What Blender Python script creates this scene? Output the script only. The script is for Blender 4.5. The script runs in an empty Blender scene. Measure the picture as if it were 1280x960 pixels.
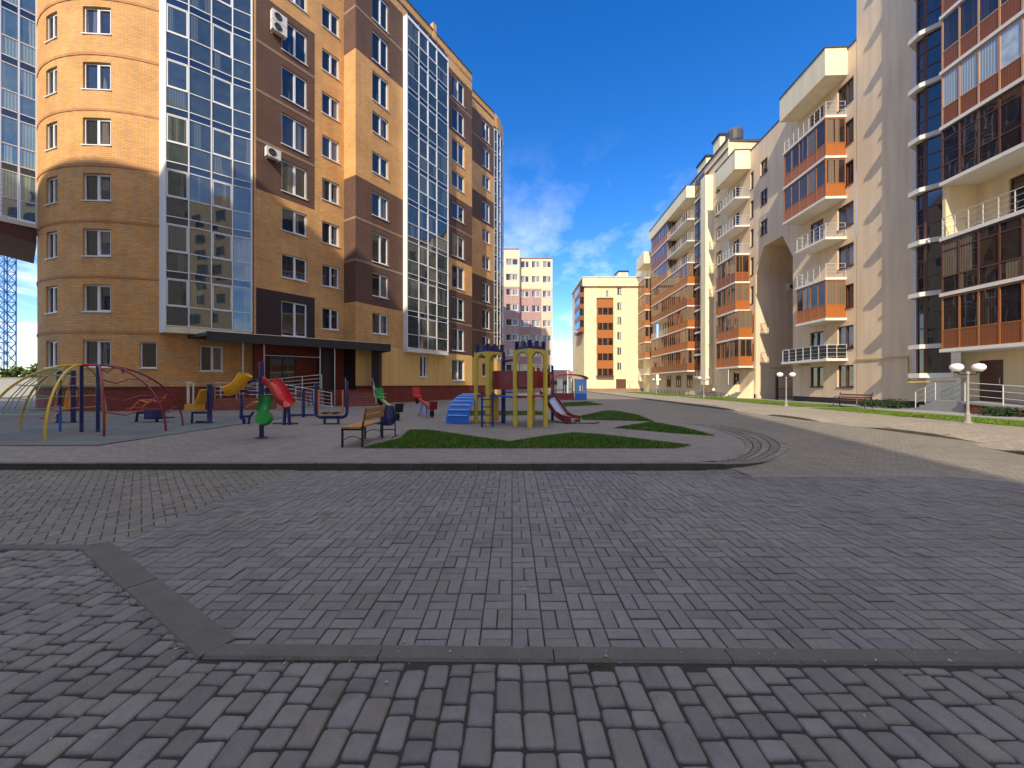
import bpy, math, random
import numpy as np
from mathutils import Vector, Matrix
random.seed(7)
rng = np.random.default_rng(11)
R = math.radians
sc = bpy.context.scene
COL = sc.collection

# ------------------------------------------------------------------ mesh helper
class MB:
    def __init__(s):
        s.v = []; s.f = []; s.m = []; s.uv = []; s.sm = []
    def face(s, pts, m=0, uv=None, smooth=False):
        i = len(s.v)
        s.v += [tuple(p) for p in pts]
        s.f.append(tuple(range(i, i + len(pts)))); s.m.append(m); s.uv.append(uv); s.sm.append(smooth)
    def hexa(s, c, m=0):
        for q in ((0,3,2,1),(4,5,6,7),(0,1,5,4),(1,2,6,5),(2,3,7,6),(3,0,4,7)):
            s.face([c[k] for k in q], m)
    def box(s, x0,x1,y0,y1,z0,z1, m=0):
        s.hexa([(x0,y0,z0),(x1,y0,z0),(x1,y1,z0),(x0,y1,z0),(x0,y0,z1),(x1,y0,z1),(x1,y1,z1),(x0,y1,z1)], m)
    def fbox(s, F, u0,u1,w0,w1,z0,z1, m=0):
        s.hexa([F.p(u0,w0,z0),F.p(u1,w0,z0),F.p(u1,w1,z0),F.p(u0,w1,z0),F.p(u0,w0,z1),F.p(u1,w0,z1),F.p(u1,w1,z1),F.p(u0,w1,z1)], m)
    def bar(s, a, b, w, h, m=0):
        a = Vector(a); b = Vector(b); d = (b-a).normalized()
        up = Vector((0,0,1)) if abs(d.z) < .95 else Vector((1,0,0))
        r = d.cross(up).normalized()*w/2; q = r.cross(d).normalized()*h/2
        s.hexa([a-r-q,a+r-q,a+r+q,a-r+q,b-r-q,b+r-q,b+r+q,b-r+q], m)
    def tube(s, pts, r, n=8, m=0, closed=False, cap=True):
        pts = [Vector(p) for p in pts]; N = len(pts)
        rings = []
        prev = None
        for i, p in enumerate(pts):
            if closed: d = pts[(i+1)%N]-pts[i-1]
            else: d = pts[min(i+1,N-1)]-pts[max(i-1,0)]
            d.normalize()
            if prev is None:
                up = Vector((0,0,1)) if abs(d.z) < .9 else Vector((1,0,0))
                x = d.cross(up).normalized()
            else:
                x = (prev - d*prev.dot(d)).normalized()
            prev = x; y = d.cross(x)
            rr = r[i] if isinstance(r,(list,tuple)) else r
            rings.append([p + (x*math.cos(2*math.pi*k/n)+y*math.sin(2*math.pi*k/n))*rr for k in range(n)])
        for i in range(N if closed else N-1):
            A = rings[i]; B = rings[(i+1)%N]
            for k in range(n):
                s.face([A[k],A[(k+1)%n],B[(k+1)%n],B[k]], m, None, True)
        if cap and not closed:
            s.face(rings[0][::-1], m); s.face(rings[-1], m)
    def lathe(s, prof, c=(0,0,0), n=16, m=0):
        c = Vector(c)
        rings = [[c+Vector((r*math.cos(2*math.pi*k/n), r*math.sin(2*math.pi*k/n), z)) for k in range(n)] for r,z in prof]
        for A,B in zip(rings, rings[1:]):
            for k in range(n):
                s.face([A[k],A[(k+1)%n],B[(k+1)%n],B[k]], m, None, True)
        s.face(rings[0][::-1], m); s.face(rings[-1], m)
    def prism(s, poly, z0, z1, m=0, mside=None):
        n = len(poly); ms = m if mside is None else mside
        s.face([(x,y,z1) for x,y in poly], m)
        s.face([(x,y,z0) for x,y in reversed(poly)], m)
        for i in range(n):
            a = poly[i]; b = poly[(i+1)%n]
            s.face([(a[0],a[1],z0),(b[0],b[1],z0),(b[0],b[1],z1),(a[0],a[1],z1)], ms)
    def plate(s, pts, th, m=0):
        """thick plate from a planar outline in 3D"""
        pts = [Vector(p) for p in pts]
        nrm = (pts[1]-pts[0]).cross(pts[2]-pts[0]).normalized()*th/2
        A = [p+nrm for p in pts]; B = [p-nrm for p in pts]
        s.face(A, m); s.face(B[::-1], m)
        for i in range(len(pts)):
            j = (i+1)%len(pts)
            s.face([A[i],B[i],B[j],A[j]], m)
    def mesh(s, name, mats):
        me = bpy.data.meshes.new(name)
        me.from_pydata(s.v, [], s.f)
        for q in mats: me.materials.append(q)
        me.polygons.foreach_set('material_index', s.m)
        me.polygons.foreach_set('use_smooth', s.sm)
        ul = me.uv_layers.new(name='UVMap')
        buf = []
        for fi, f in enumerate(s.f):
            if s.uv[fi] is not None:
                for a in s.uv[fi]: buf += [a[0], a[1]]
            else:
                p = [Vector(s.v[k]) for k in f]
                n = Vector((0,0,0))
                for k in range(len(p)):
                    a = p[k]; b = p[(k+1)%len(p)]
                    n += Vector(((a.y-b.y)*(a.z+b.z),(a.z-b.z)*(a.x+b.x),(a.x-b.x)*(a.y+b.y)))
                if n.length > 0: n.normalize()
                if abs(n.z) > .8:
                    for q in p: buf += [q.x, q.y]
                else:
                    t = Vector((-n.y, n.x, 0)).normalized()
                    for q in p: buf += [q.dot(t), q.z]
        ul.data.foreach_set('uv', buf)
        me.update()
        return me
    def build(s, name, mats, parent=None, **k):
        if not isinstance(mats,(list,tuple)): mats = [mats]
        return link(name, s.mesh(name, mats), parent, **k)

WL = {}
def link(name, data, parent=None, loc=(0,0,0), rz=0, rot=None):
    o = bpy.data.objects.new(name, data); COL.objects.link(o)
    w = Vector(loc)
    WL[o.name] = w
    if parent is not None:
        o.parent = parent; o.location = w - WL[parent.name]
    else: o.location = w
    if rot: o.rotation_euler = rot
    elif rz: o.rotation_euler = (0,0,rz)
    return o
def tag(o, label=None, cat=None, group=None, kind=None):
    if label: o['label'] = label
    if cat: o['category'] = cat
    if group: o['group'] = group
    if kind: o['kind'] = kind
    return o
def thing(name, label, cat, loc=(0,0,0), group=None):
    o = link(name, None, None, loc); o.empty_display_size = .3
    return tag(o, label, cat, group)
def struct(name, mb, mats):
    return tag(mb.build(name, mats), kind='structure')
def copy_tree(o, loc=None, rz=None, label=None, parent=None, scale=None):
    c = o.copy(); COL.objects.link(c)
    if parent is not None: c.parent = parent
    if loc is not None: c.location = loc
    if rz is not None: c.rotation_euler = (0,0,rz)
    if scale: c.scale = (scale,)*3
    if label: c['label'] = label
    WL[c.name] = Vector(loc) if loc is not None else Vector((0,0,0))
    for ch in [q for q in bpy.data.objects if q.parent == o]: copy_tree(ch, parent=c)
    return c

class F:
    """facade frame: u along the wall, w outwards, z up"""
    def __init__(s, p0, p1):
        s.o = Vector((p0[0],p0[1],0)); d = Vector((p1[0]-p0[0],p1[1]-p0[1],0)); s.L = d.length
        s.U = d.normalized(); s.N = Vector((s.U.y,-s.U.x,0)); s.ang = math.atan2(s.U.y,s.U.x)
    def p(s,u,w,z): return s.o + s.U*u + s.N*w + Vector((0,0,z))
    def at(s, px):
        t = (px-640)/465.
        return (t*s.o.y-s.o.x)/(s.U.x-t*s.U.y)

# ------------------------------------------------------------------ materials
def nt(name):
    m = bpy.data.materials.new(name); m.use_nodes = True
    t = m.node_tree; b = t.nodes['Principled BSDF']
    return m, t, b
def N(t, typ, **k):
    n = t.nodes.new(typ)
    for a,v in k.items(): setattr(n,a,v)
    return n
def L(t,a,b): t.links.new(a,b)
def mixc(t, fac, a, b, typ='MIX'):
    n = N(t,'ShaderNodeMix', data_type='RGBA', blend_type=typ)
    for sock,val in ((n.inputs[0],fac),(n.inputs[6],a),(n.inputs[7],b)):
        if hasattr(val,'is_output'): L(t,val,sock)
        elif isinstance(val,(int,float)): sock.default_value = val
        else: sock.default_value = (*val[:3],1)
    return n.outputs[2]
def math_(t, op, a, b=0, c=None):
    n = N(t,'ShaderNodeMath', operation=op)
    for i,val in enumerate((a,b,c)):
        if val is None: continue
        if hasattr(val,'is_output'): L(t,val,n.inputs[i])
        else: n.inputs[i].default_value = val
    return n.outputs[0]
def pos(t): return N(t,'ShaderNodeNewGeometry').outputs['Position']
def noise(t, vec, scale, detail=4, rough=.55):
    n = N(t,'ShaderNodeTexNoise'); n.inputs['Scale'].default_value = scale
    n.inputs['Detail'].default_value = detail; n.inputs['Roughness'].default_value = rough
    if vec is not None: L(t,vec,n.inputs['Vector'])
    return n.outputs['Fac']
def ramp(t, fac, a, b, c0=(0,0,0), c1=(1,1,1)):
    n = N(t,'ShaderNodeValToRGB'); L(t,fac,n.inputs[0])
    e = n.color_ramp.elements; e[0].position=a; e[1].position=b; e[0].color=(*c0,1); e[1].color=(*c1,1)
    return n.outputs[0]
def bump(t, b, h, dist, strength=.6):
    n = N(t,'ShaderNodeBump'); n.inputs['Distance'].default_value = dist; n.inputs['Strength'].default_value = strength
    L(t,h,n.inputs['Height']); L(t,n.outputs[0],b.inputs['Normal'])
def pm(name, col, rough=.6, var=.18, scale=2.5, metal=0, bmp=0, bscale=40, spec=.5):
    m,t,b = nt(name)
    P = pos(t)
    f = noise(t,P,scale,5)
    g = noise(t,P,scale*9,3)
    k = math_(t,'MULTIPLY_ADD', f, 2*var, 1-var)
    k = math_(t,'MULTIPLY', k, math_(t,'MULTIPLY_ADD', g, var, 1-var/2))
    c = N(t,'ShaderNodeVectorMath', operation='SCALE'); c.inputs[0].default_value = col; L(t,k,c.inputs['Scale'])
    L(t,c.outputs[0],b.inputs['Base Color'])
    b.inputs['Roughness'].default_value = rough; b.inputs['Metallic'].default_value = metal
    b.inputs['Specular IOR Level'].default_value = spec
    if bmp: bump(t,b,noise(t,P,bscale,4),bmp)
    return m
def brick(name, c1, c2, mortar, bw=.30, bh=.105, ms=.016, var=.34, patch=.6):
    m,t,b = nt(name)
    uv = N(t,'ShaderNodeUVMap').outputs[0]
    n = N(t,'ShaderNodeTexBrick'); L(t,uv,n.inputs['Vector'])
    n.inputs['Scale'].default_value = 1; n.inputs['Brick Width'].default_value = bw; n.inputs['Row Height'].default_value = bh
    n.inputs['Mortar Size'].default_value = ms; n.inputs['Mortar Smooth'].default_value = .2; n.inputs['Bias'].default_value = 0
    n.inputs['Color1'].default_value=(*c1,1); n.inputs['Color2'].default_value=(*c2,1); n.inputs['Mortar'].default_value=(*mortar,1)
    P = pos(t)
    k = math_(t,'MULTIPLY_ADD', noise(t,P,patch,5), 2*var, 1-var)
    mp = N(t,'ShaderNodeMapping'); mp.inputs['Scale'].default_value=(9,9,.7); L(t,P,mp.inputs[0])
    st = math_(t,'MULTIPLY_ADD', noise(t,mp.outputs[0],.35,3), .3, .85)
    k = math_(t,'MULTIPLY',k,st)
    c = N(t,'ShaderNodeVectorMath', operation='SCALE'); L(t,n.outputs[0],c.inputs[0]); L(t,k,c.inputs['Scale'])
    L(t,c.outputs[0],b.inputs['Base Color']); b.inputs['Roughness'].default_value=.8
    bump(t,b,math_(t,'SUBTRACT',1,n.outputs['Fac']),.006,.5)
    return m
def plaster(name, col, var=.12):
    m,t,b = nt(name)
    P = pos(t)
    mp = N(t,'ShaderNodeMapping'); mp.inputs['Scale'].default_value=(3,3,.25); L(t,P,mp.inputs[0])
    streak = noise(t,mp.outputs[0],.8,5)
    k = math_(t,'MULTIPLY', math_(t,'MULTIPLY_ADD',noise(t,P,.35,5),2*var,1-var), math_(t,'MULTIPLY_ADD',streak,.46,.77))
    k = math_(t,'MULTIPLY', k, math_(t,'MULTIPLY_ADD',noise(t,P,30,3),.16,.92))
    c = N(t,'ShaderNodeVectorMath', operation='SCALE'); c.inputs[0].default_value=col; L(t,k,c.inputs['Scale'])
    L(t,c.outputs[0],b.inputs['Base Color']); b.inputs['Roughness'].default_value=.85
    bump(t,b,noise(t,P,60,3),.006,.5)
    return m
def glass(name, dark, curtain, ior=1.9, pc=.45, rough=.02):
    """opaque reflective window: dark room or a drawn curtain behind it, chosen per pane"""
    m,t,b = nt(name)
    oi = N(t,'ShaderNodeObjectInfo').outputs['Random']
    gi = N(t,'ShaderNodeNewGeometry').outputs['Random Per Island']
    r = math_(t,'FRACT', math_(t,'ADD', math_(t,'MULTIPLY',oi,7.31), math_(t,'MULTIPLY',gi,3.17)))
    uv = N(t,'ShaderNodeUVMap').outputs[0]
    sx = N(t,'ShaderNodeSeparateXYZ'); L(t,uv,sx.inputs[0])
    fold = math_(t,'MULTIPLY_ADD', math_(t,'SINE', math_(t,'MULTIPLY_ADD', sx.outputs[0], 55, math_(t,'MULTIPLY',noise(t,uv,3,2),2.5))), .25, .75)
    mpu = N(t,'ShaderNodeMapping'); mpu.inputs['Scale'].default_value=(1,.02,1); L(t,uv,mpu.inputs[0])
    side = noise(t,mpu.outputs[0],1.6,1)
    edge = N(t,'ShaderNodeMath',operation='GREATER_THAN'); L(t,math_(t,'ADD',side,math_(t,'MULTIPLY',r,.4)),edge.inputs[0]); edge.inputs[1].default_value=.92-pc*.55
    cc = N(t,'ShaderNodeVectorMath',operation='SCALE'); cc.inputs[0].default_value=curtain; L(t,fold,cc.inputs['Scale'])
    dk = N(t,'ShaderNodeVectorMath',operation='SCALE'); dk.inputs[0].default_value=dark; L(t,math_(t,'MULTIPLY_ADD',noise(t,uv,1.7,3),1.6,.3),dk.inputs['Scale'])
    L(t,mixc(t,edge.outputs[0],dk.outputs[0],cc.outputs[0]),b.inputs['Base Color'])
    b.inputs['Roughness'].default_value=rough; b.inputs['IOR'].default_value=ior
    n = noise(t,uv,1.1,1)
    bump(t,b,n,.006,.35)
    return m

M = {}
M['orange'] = brick('orange_brick',(.77,.405,.13),(.63,.315,.097),(.43,.26,.13))
M['orange_band'] = brick('orange_band_brick',(.56,.24,.08),(.48,.20,.065),(.40,.24,.13))
M['brown'] = brick('brown_brick',(.120,.052,.034),(.088,.038,.026),(.15,.09,.06))
M['tanband'] = brick('tan_band_brick',(.30,.19,.11),(.25,.15,.09),(.28,.2,.14))
M['darkpanel'] = brick('dark_panel_brick',(.045,.022,.022),(.035,.018,.018),(.055,.035,.033))
M['plinth'] = brick('red_plinth_brick',(.26,.035,.018),(.18,.024,.014),(.17,.055,.035))
M['rampbrick'] = brick('ramp_brick',(.26,.05,.03),(.18,.035,.022),(.25,.14,.11))
M['yellow_plaster'] = plaster('yellow_plaster',(.74,.46,.15))
M['cream'] = plaster('cream_plaster',(.78,.60,.37))
M['cream_dark'] = plaster('beige_plaster',(.76,.58,.385))
M['cream_white'] = plaster('pale_cream_plaster',(.78,.68,.47))
M['far_yellow'] = plaster('far_yellow_plaster',(.80,.67,.42))
M['pink'] = plaster('pink_plaster',(.42,.27,.25))
M['pinkcream'] = plaster('pink_cream_plaster',(.72,.55,.40))
M['white'] = pm('white_plastic',(.78,.79,.80),.4,.06)
M['whiteconc'] = pm('white_slab',(.74,.70,.62),.7,.12,1.5)
M['brownframe'] = pm('brown_frame',(.12,.045,.025),.45,.2)
def wood(name, c, dark):
    m,t,b = nt(name)
    uv = N(t,'ShaderNodeUVMap').outputs[0]
    sx = N(t,'ShaderNodeSeparateXYZ'); L(t,uv,sx.inputs[0])
    fr = math_(t,'FRACT', math_(t,'MULTIPLY',sx.outputs[0],9))
    seam = math_(t,'LESS_THAN',fr,.12)
    mp = N(t,'ShaderNodeMapping'); mp.inputs['Scale'].default_value=(14,1,1); L(t,uv,mp.inputs[0])
    g = noise(t,mp.outputs[0],2,5)
    c0 = mixc(t,g,[q*.75 for q in c],[min(1,q*1.25) for q in c])
    L(t,mixc(t,seam,c0,dark),b.inputs['Base Color']); b.inputs['Roughness'].default_value=.45
    return m
M['panel'] = wood('orange_wood_panel',(.42,.135,.028),(.14,.045,.012))
M['panel_brown'] = wood('brown_wood_panel',(.25,.075,.018),(.08,.025,.01))
M['panel_red'] = wood('red_wood_panel',(.25,.08,.028),(.08,.025,.012))
M['woodframe'] = pm('wood_frame',(.38,.13,.035),.45,.2)
M['woodlight'] = pm('pale_wood_frame',(.55,.30,.16),.45,.2)
M['pane'] = glass('window_pane',(.016,.018,.022),(.17,.16,.14),1.85,.16)
M['bluepane'] = glass('blue_bay_glass',(.034,.048,.050),(.12,.145,.13),2.0,.16)
M['wingpane'] = glass('teal_wing_glass',(.07,.13,.16),(.28,.42,.42),2.4,.55)
M['spandrel'] = glass('spandrel_glass',(.012,.02,.045),(.012,.02,.045),1.9,0)
M['balpane'] = glass('balcony_glass',(.026,.021,.019),(.22,.17,.12),1.6,.28)
M['darkpane'] = glass('dark_glass',(.02,.016,.018),(.06,.04,.035),1.85,.25)
M['icepane'] = glass('pale_blind_glass',(.42,.50,.56),(.48,.55,.6),1.6,.5)
M['farpane'] = glass('far_glass',(.05,.035,.035),(.40,.36,.32),1.6,.35)
M['canopy'] = pm('dark_canopy_metal',(.018,.017,.018),.5,.2)
M['railmetal'] = pm('balcony_rail_metal',(.50,.48,.44),.4,.1)
M['silver'] = pm('silver_metal',(.55,.56,.58),.35,.1,3,.8)
M['greymetal'] = pm('grey_painted_metal',(.60,.60,.58),.45,.12)
M['black'] = pm('black_iron',(.012,.012,.014),.5,.2)
M['darkroof'] = pm('dark_roof_edge',(.06,.055,.05),.6,.2)
M['redroof'] = pm('red_roof',(.30,.09,.06),.7,.2)
M['concrete'] = pm('concrete',(.30,.29,.27),.85,.2,1.5,0,.01)
M['soffitwood'] = pm('soffit_wood',(.10,.03,.014),.6,.25)
M['ac'] = pm('ac_plastic',(.70,.68,.62),.5,.1)
M['grill'] = pm('dark_grille',(.06,.06,.06),.6,.2)
M['pipe'] = pm('yellow_gas_pipe',(.55,.38,.12),.5,.15)
def paint(name,c,rough=.36,var=.2):
    m,t,b = nt(name); P=pos(t)
    k=math_(t,'MULTIPLY',math_(t,'MULTIPLY_ADD',noise(t,P,3,5),2*var,1-var),math_(t,'MULTIPLY_ADD',noise(t,P,28,4),.3,.85))
    cc=N(t,'ShaderNodeVectorMath',operation='SCALE'); cc.inputs[0].default_value=c; L(t,k,cc.inputs['Scale'])
    fade=math_(t,'MULTIPLY',ramp(t,noise(t,P,2.2,6,.65),.5,.75),.22)
    worn=math_(t,'MULTIPLY',ramp(t,noise(t,P,19,5,.7),.66,.72),.55)
    col=mixc(t,fade,cc.outputs[0],(.30,.28,.26)); col=mixc(t,worn,col,(.10,.085,.075))
    L(t,col,b.inputs['Base Color']); L(t,math_(t,'MULTIPLY_ADD',noise(t,P,12,4),.35,rough-.1),b.inputs['Roughness'])
    return m
M['blue'] = paint('navy_paint',(.012,.016,.11))
M['cyan'] = paint('blue_plastic',(.02,.13,.52))
M['red'] = paint('red_paint',(.52,.012,.012))
M['darkred'] = paint('dark_red_paint',(.22,.01,.014))
M['magenta'] = paint('magenta_paint',(.20,.014,.045))
M['yellow'] = paint('yellow_paint',(.62,.45,.045),.45,.2)
M['mustard'] = paint('mustard_plastic',(.75,.36,.008))
M['green'] = paint('green_plastic',(.006,.24,.035))
M['olive'] = paint('pale_green_paint',(.30,.36,.16))
M['orangep'] = paint('orange_paint',(.62,.17,.035))
M['bench'] = pm('bench_wood',(.42,.21,.065),.5,.3,8)
M['tyre'] = pm('tyre_rubber',(.012,.012,.012),.8,.2)
M['lamppole'] = pm('lamp_pole_paint',(.30,.28,.25),.5,.15)
M['globe'] = pm('milky_globe',(.85,.85,.84),.15,.02)
M['slide'] = pm('slide_steel',(.55,.57,.62),.25,.1,4,.7)
M['lightblue'] = paint('light_blue_paint',(.18,.40,.75))

# paving materials
def stone(name, c, var=.35, rough=.72, bscale=90, bd=.004):
    m,t,b = nt(name)
    P = pos(t)
    ri = N(t,'ShaderNodeNewGeometry').outputs['Random Per Island']
    k = math_(t,'MULTIPLY_ADD',ri,var*2,1-var)
    k = math_(t,'MULTIPLY',k,math_(t,'MULTIPLY_ADD',noise(t,P,.55,5),.7,.65))
    k = math_(t,'MULTIPLY',k,math_(t,'MULTIPLY_ADD',noise(t,P,160,4,.75),1.1,.45))
    k = math_(t,'MULTIPLY',k,math_(t,'MULTIPLY_ADD',noise(t,P,14,4,.6),.5,.75))
    tint = mixc(t,math_(t,'FRACT',math_(t,'MULTIPLY',ri,13.7)),(c[0]*1.03,c[1]*1.0,c[2]*.95),(c[0]*.97,c[1]*.99,c[2]*1.06))
    cc = N(t,'ShaderNodeVectorMath',operation='SCALE'); L(t,tint,cc.inputs[0]); L(t,k,cc.inputs['Scale'])
    dust = ramp(t,noise(t,P,.8,7,.65),.52,.74)
    col = mixc(t,math_(t,'MULTIPLY',dust,.45),cc.outputs[0],(.19,.175,.155))
    stain = ramp(t,noise(t,P,1.9,6,.6),.60,.72)
    col = mixc(t,math_(t,'MULTIPLY',stain,.45),col,(.045,.042,.040))
    L(t,col,b.inputs['Base Color']); b.inputs['Roughness'].default_value=rough
    b.inputs['Specular IOR Level'].default_value=.35
    h = math_(t,'ADD',noise(t,P,bscale,5,.7),math_(t,'MULTIPLY',noise(t,P,22,3),1.2))
    bump(t,b,h,bd,.9)
    return m
M['cobble'] = stone('cobble_stone',(.136,.131,.129),.20)
M['paver'] = stone('block_paver',(.142,.137,.137),.14)
M['paver_olive'] = stone('olive_block_paver',(.142,.133,.118),.14)
M['joint'] = pm('joint_sand',(.024,.022,.019),.95,.55,7)
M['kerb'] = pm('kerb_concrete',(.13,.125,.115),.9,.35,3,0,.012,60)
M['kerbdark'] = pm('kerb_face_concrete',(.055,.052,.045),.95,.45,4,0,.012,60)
M['kerbbrown'] = pm('brown_kerb_face',(.13,.10,.07),.95,.4,4)
def paving(name, c, bw=.2, bh=.1, rot=0, mort=.5, var=.3):
    m,t,b = nt(name)
    P = pos(t)
    mp = N(t,'ShaderNodeMapping'); mp.inputs['Rotation'].default_value=(0,0,rot); L(t,P,mp.inputs[0])
    n = N(t,'ShaderNodeTexBrick'); L(t,mp.outputs[0],n.inputs['Vector'])
    n.inputs['Scale'].default_value=1; n.inputs['Brick Width'].default_value=bw; n.inputs['Row Height'].default_value=bh
    n.inputs['Mortar Size'].default_value=.006; n.inputs['Bias'].default_value=0
    n.inputs['Color1'].default_value=(*[q*1.15 for q in c],1); n.inputs['Color2'].default_value=(*[q*.86 for q in c],1)
    n.inputs['Mortar'].default_value=(*[q*mort for q in c],1)
    k = math_(t,'MULTIPLY',math_(t,'MULTIPLY_ADD',noise(t,P,.25,6,.6),2*var,1-var),math_(t,'MULTIPLY_ADD',noise(t,P,9,4),.3,.85))
    cc = N(t,'ShaderNodeVectorMath',operation='SCALE'); L(t,n.outputs[0],cc.inputs[0]); L(t,k,cc.inputs['Scale'])
    L(t,cc.outputs[0],b.inputs['Base Color']); b.inputs['Roughness'].default_value=.8
    b.inputs['Specular IOR Level'].default_value=.3
    bump(t,b,math_(t,'SUBTRACT',1,n.outputs['Fac']),.005,.5)
    return m
M['plaza'] = paving('plaza_paving',(.190,.172,.160),.2,.1,0,.55)
M['road'] = paving('road_paving',(.195,.175,.145),.2,.1,R(45),.6)
M['sidewalk'] = paving('sidewalk_paving',(.29,.25,.195),.2,.1,R(3),.6)
M['path'] = pm('path_concrete',(.27,.26,.25),.9,.2,1,0,.01)
M['apron'] = stone('apron_stone',(.175,.155,.135),.18)
M['apron2'] = stone('darker_apron_stone',(.135,.12,.108),.18)
def rubber():
    m,t,b = nt('rubber_tiles')
    P = pos(t)
    n = N(t,'ShaderNodeTexBrick'); L(t,P,n.inputs['Vector']); n.offset=0
    n.inputs['Scale'].default_value=1; n.inputs['Brick Width'].default_value=.5; n.inputs['Row Height'].default_value=.5
    n.inputs['Mortar Size'].default_value=.008
    n.inputs['Color1'].default_value=(.092,.11,.115,1); n.inputs['Color2'].default_value=(.125,.138,.138,1); n.inputs['Mortar'].default_value=(.04,.05,.05,1)
    red = ramp(t,noise(t,P,.7,2),.55,.62)
    c = mixc(t,math_(t,'MULTIPLY',red,.6),n.outputs[0],(.16,.085,.08))
    L(t,c,b.inputs['Base Color']); b.inputs['Roughness'].default_value=.9
    bump(t,b,noise(t,P,150,3),.004)
    return m
M['rubber'] = rubber()
def grassmat(name,c):
    m,t,b = nt(name)
    P = pos(t); ri = N(t,'ShaderNodeNewGeometry').outputs['Random Per Island']
    f = noise(t,P,1.6,5)
    col = mixc(t,math_(t,'ADD',math_(t,'MULTIPLY',f,.6),math_(t,'MULTIPLY',ri,.4)),[q*.6 for q in c],[c[0]*1.8,c[1]*1.4,c[2]*1.2])
    dry = math_(t,'MULTIPLY',ramp(t,noise(t,P,.9,6,.65),.52,.74),.55)
    col = mixc(t,dry,col,(c[0]*2.6+.03,c[1]*1.15+.01,c[2]*1.7))
    L(t,col,b.inputs['Base Color']); b.inputs['Roughness'].default_value=.7; b.inputs['Specular IOR Level'].default_value=.2
    return m
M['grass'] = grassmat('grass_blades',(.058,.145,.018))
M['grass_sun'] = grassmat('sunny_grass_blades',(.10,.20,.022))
M['soil'] = pm('soil',(.045,.05,.02),.95,.3,6)
M['bark'] = pm('bark',(.09,.065,.045),.9,.3,10)
M['leaf'] = grassmat('leaves',(.07,.12,.03))
M['leafdark'] = grassmat('dark_leaves',(.02,.045,.015))
M['far_ground'] = pm('far_ground_cover',(.17,.155,.11),.95,.35,.08)

# ------------------------------------------------------------------ wall with openings
def wall(mb, f, u0,u1,z0,z1, holes=(), m=0, depth=.17, mr=None, w=0):
    if mr is None: mr = m
    us = sorted(set([u0,u1]+[min(max(q,u0),u1) for h in holes for q in h[:2]]))
    zs = sorted(set([z0,z1]+[min(max(q,z0),z1) for h in holes for q in h[2:4]]))
    for a,b in zip(us,us[1:]):
        if b-a < 1e-5: continue
        for c,d in zip(zs,zs[1:]):
            if d-c < 1e-5: continue
            cu=(a+b)/2; cz=(c+d)/2
            if any(h[0]<cu<h[1] and h[2]<cz<h[3] for h in holes): continue
            mb.face([f.p(a,w,c),f.p(b,w,c),f.p(b,w,d),f.p(a,w,d)], m)
    for a,b,c,d in holes:
        i = w-depth
        mb.face([f.p(a,w,c),f.p(a,i,c),f.p(a,i,d),f.p(a,w,d)], mr)
        mb.face([f.p(b,w,c),f.p(b,w,d),f.p(b,i,d),f.p(b,i,c)], mr)
        mb.face([f.p(a,w,d),f.p(b,w,d),f.p(b,i,d),f.p(a,i,d)], mr)
        mb.face([f.p(a,w,c),f.p(a,i,c),f.p(b,i,c),f.p(b,w,c)], mr)
_wc = {}
def win_mesh(w,h,n,fm,pm_,style):
    key = (round(w,2),round(h,2),n,fm,pm_,style)
    if key in _wc: return _wc[key]
    mb = MB(); t=.055
    y0,y1=.09,.17
    mb.box(0,t,y0,y1,0,h); mb.box(w-t,w,y0,y1,0,h)
    mb.box(t,w-t,y0,y1,0,t); mb.box(t,w-t,y0,y1,h-t,h)
    for k in range(1,n):
        x = w*k/n if style!='door' else w*.45
        mb.box(x-.042,x+.042,y0-.012,y1,t,h-t)
    if n>1:   # inner sash of the opening leaf
        xa = w*(n-1)/n+.042; xb = w-t
        mb.box(xa,xa+.04,y0-.01,y1-.02,t,h-t); mb.box(xb-.04,xb,y0-.01,y1-.02,t,h-t)
        mb.box(xa+.04,xb-.04,y0-.01,y1-.02,t,t+.045); mb.box(xa+.04,xb-.04,y0-.01,y1-.02,h-t-.045,h-t)
    if style=='tall': mb.box(t,w-t,y0-.006,y1,h*.36-.03,h*.36+.03)
    mb.box(-.05,w+.05,-.06,.088,-.055,-.003,1)
    fr = mb.mesh('window',[M[fm],M['white'] if fm=='white' else M['brownframe']])
    p = MB()
    for k in range(n):
        a=w*k/n+.02; b=w*(k+1)/n-.02
        p.face([(a,.145,.03),(b,.145,.03),(b,.145,h-.03),(a,.145,h-.03)],0)
    pa = p.mesh('pane',[M[pm_]])
    _wc[key]=(fr,pa); return _wc[key]
def window(parent, f, u0,u1,z0,z1, n=2, fm='white', pm_='pane', style='', w=0):
    fr,pa = win_mesh(u1-u0,z1-z0,n,fm,pm_,style)
    P = f.p(u0,w,z0)
    o = link('window',fr,parent,P,f.ang)
    q = link('pane',pa,o,P)
    q.location=(0,0,0); q.rotation_euler=(random.uniform(-.006,.006),0,random.uniform(-.006,.006))
    return o
def french_rail(parent, f, u0,u1,z0,h=.95, mat='black', w=0):
    mb = MB()
    for z in (z0+.12,z0+h): mb.fbox(f,u0-.04,u1+.04,w+.03,w+.055,z-.014,z+.014)
    n = max(3,int((u1-u0)/.13))
    for k in range(n+1):
        u=u0-.02+(u1-u0+.04)*k/n
        mb.fbox(f,u-.008,u+.008,w+.035,w+.05,z0+.12,z0+h)
    return mb.build('railing',M[mat],parent)
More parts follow.
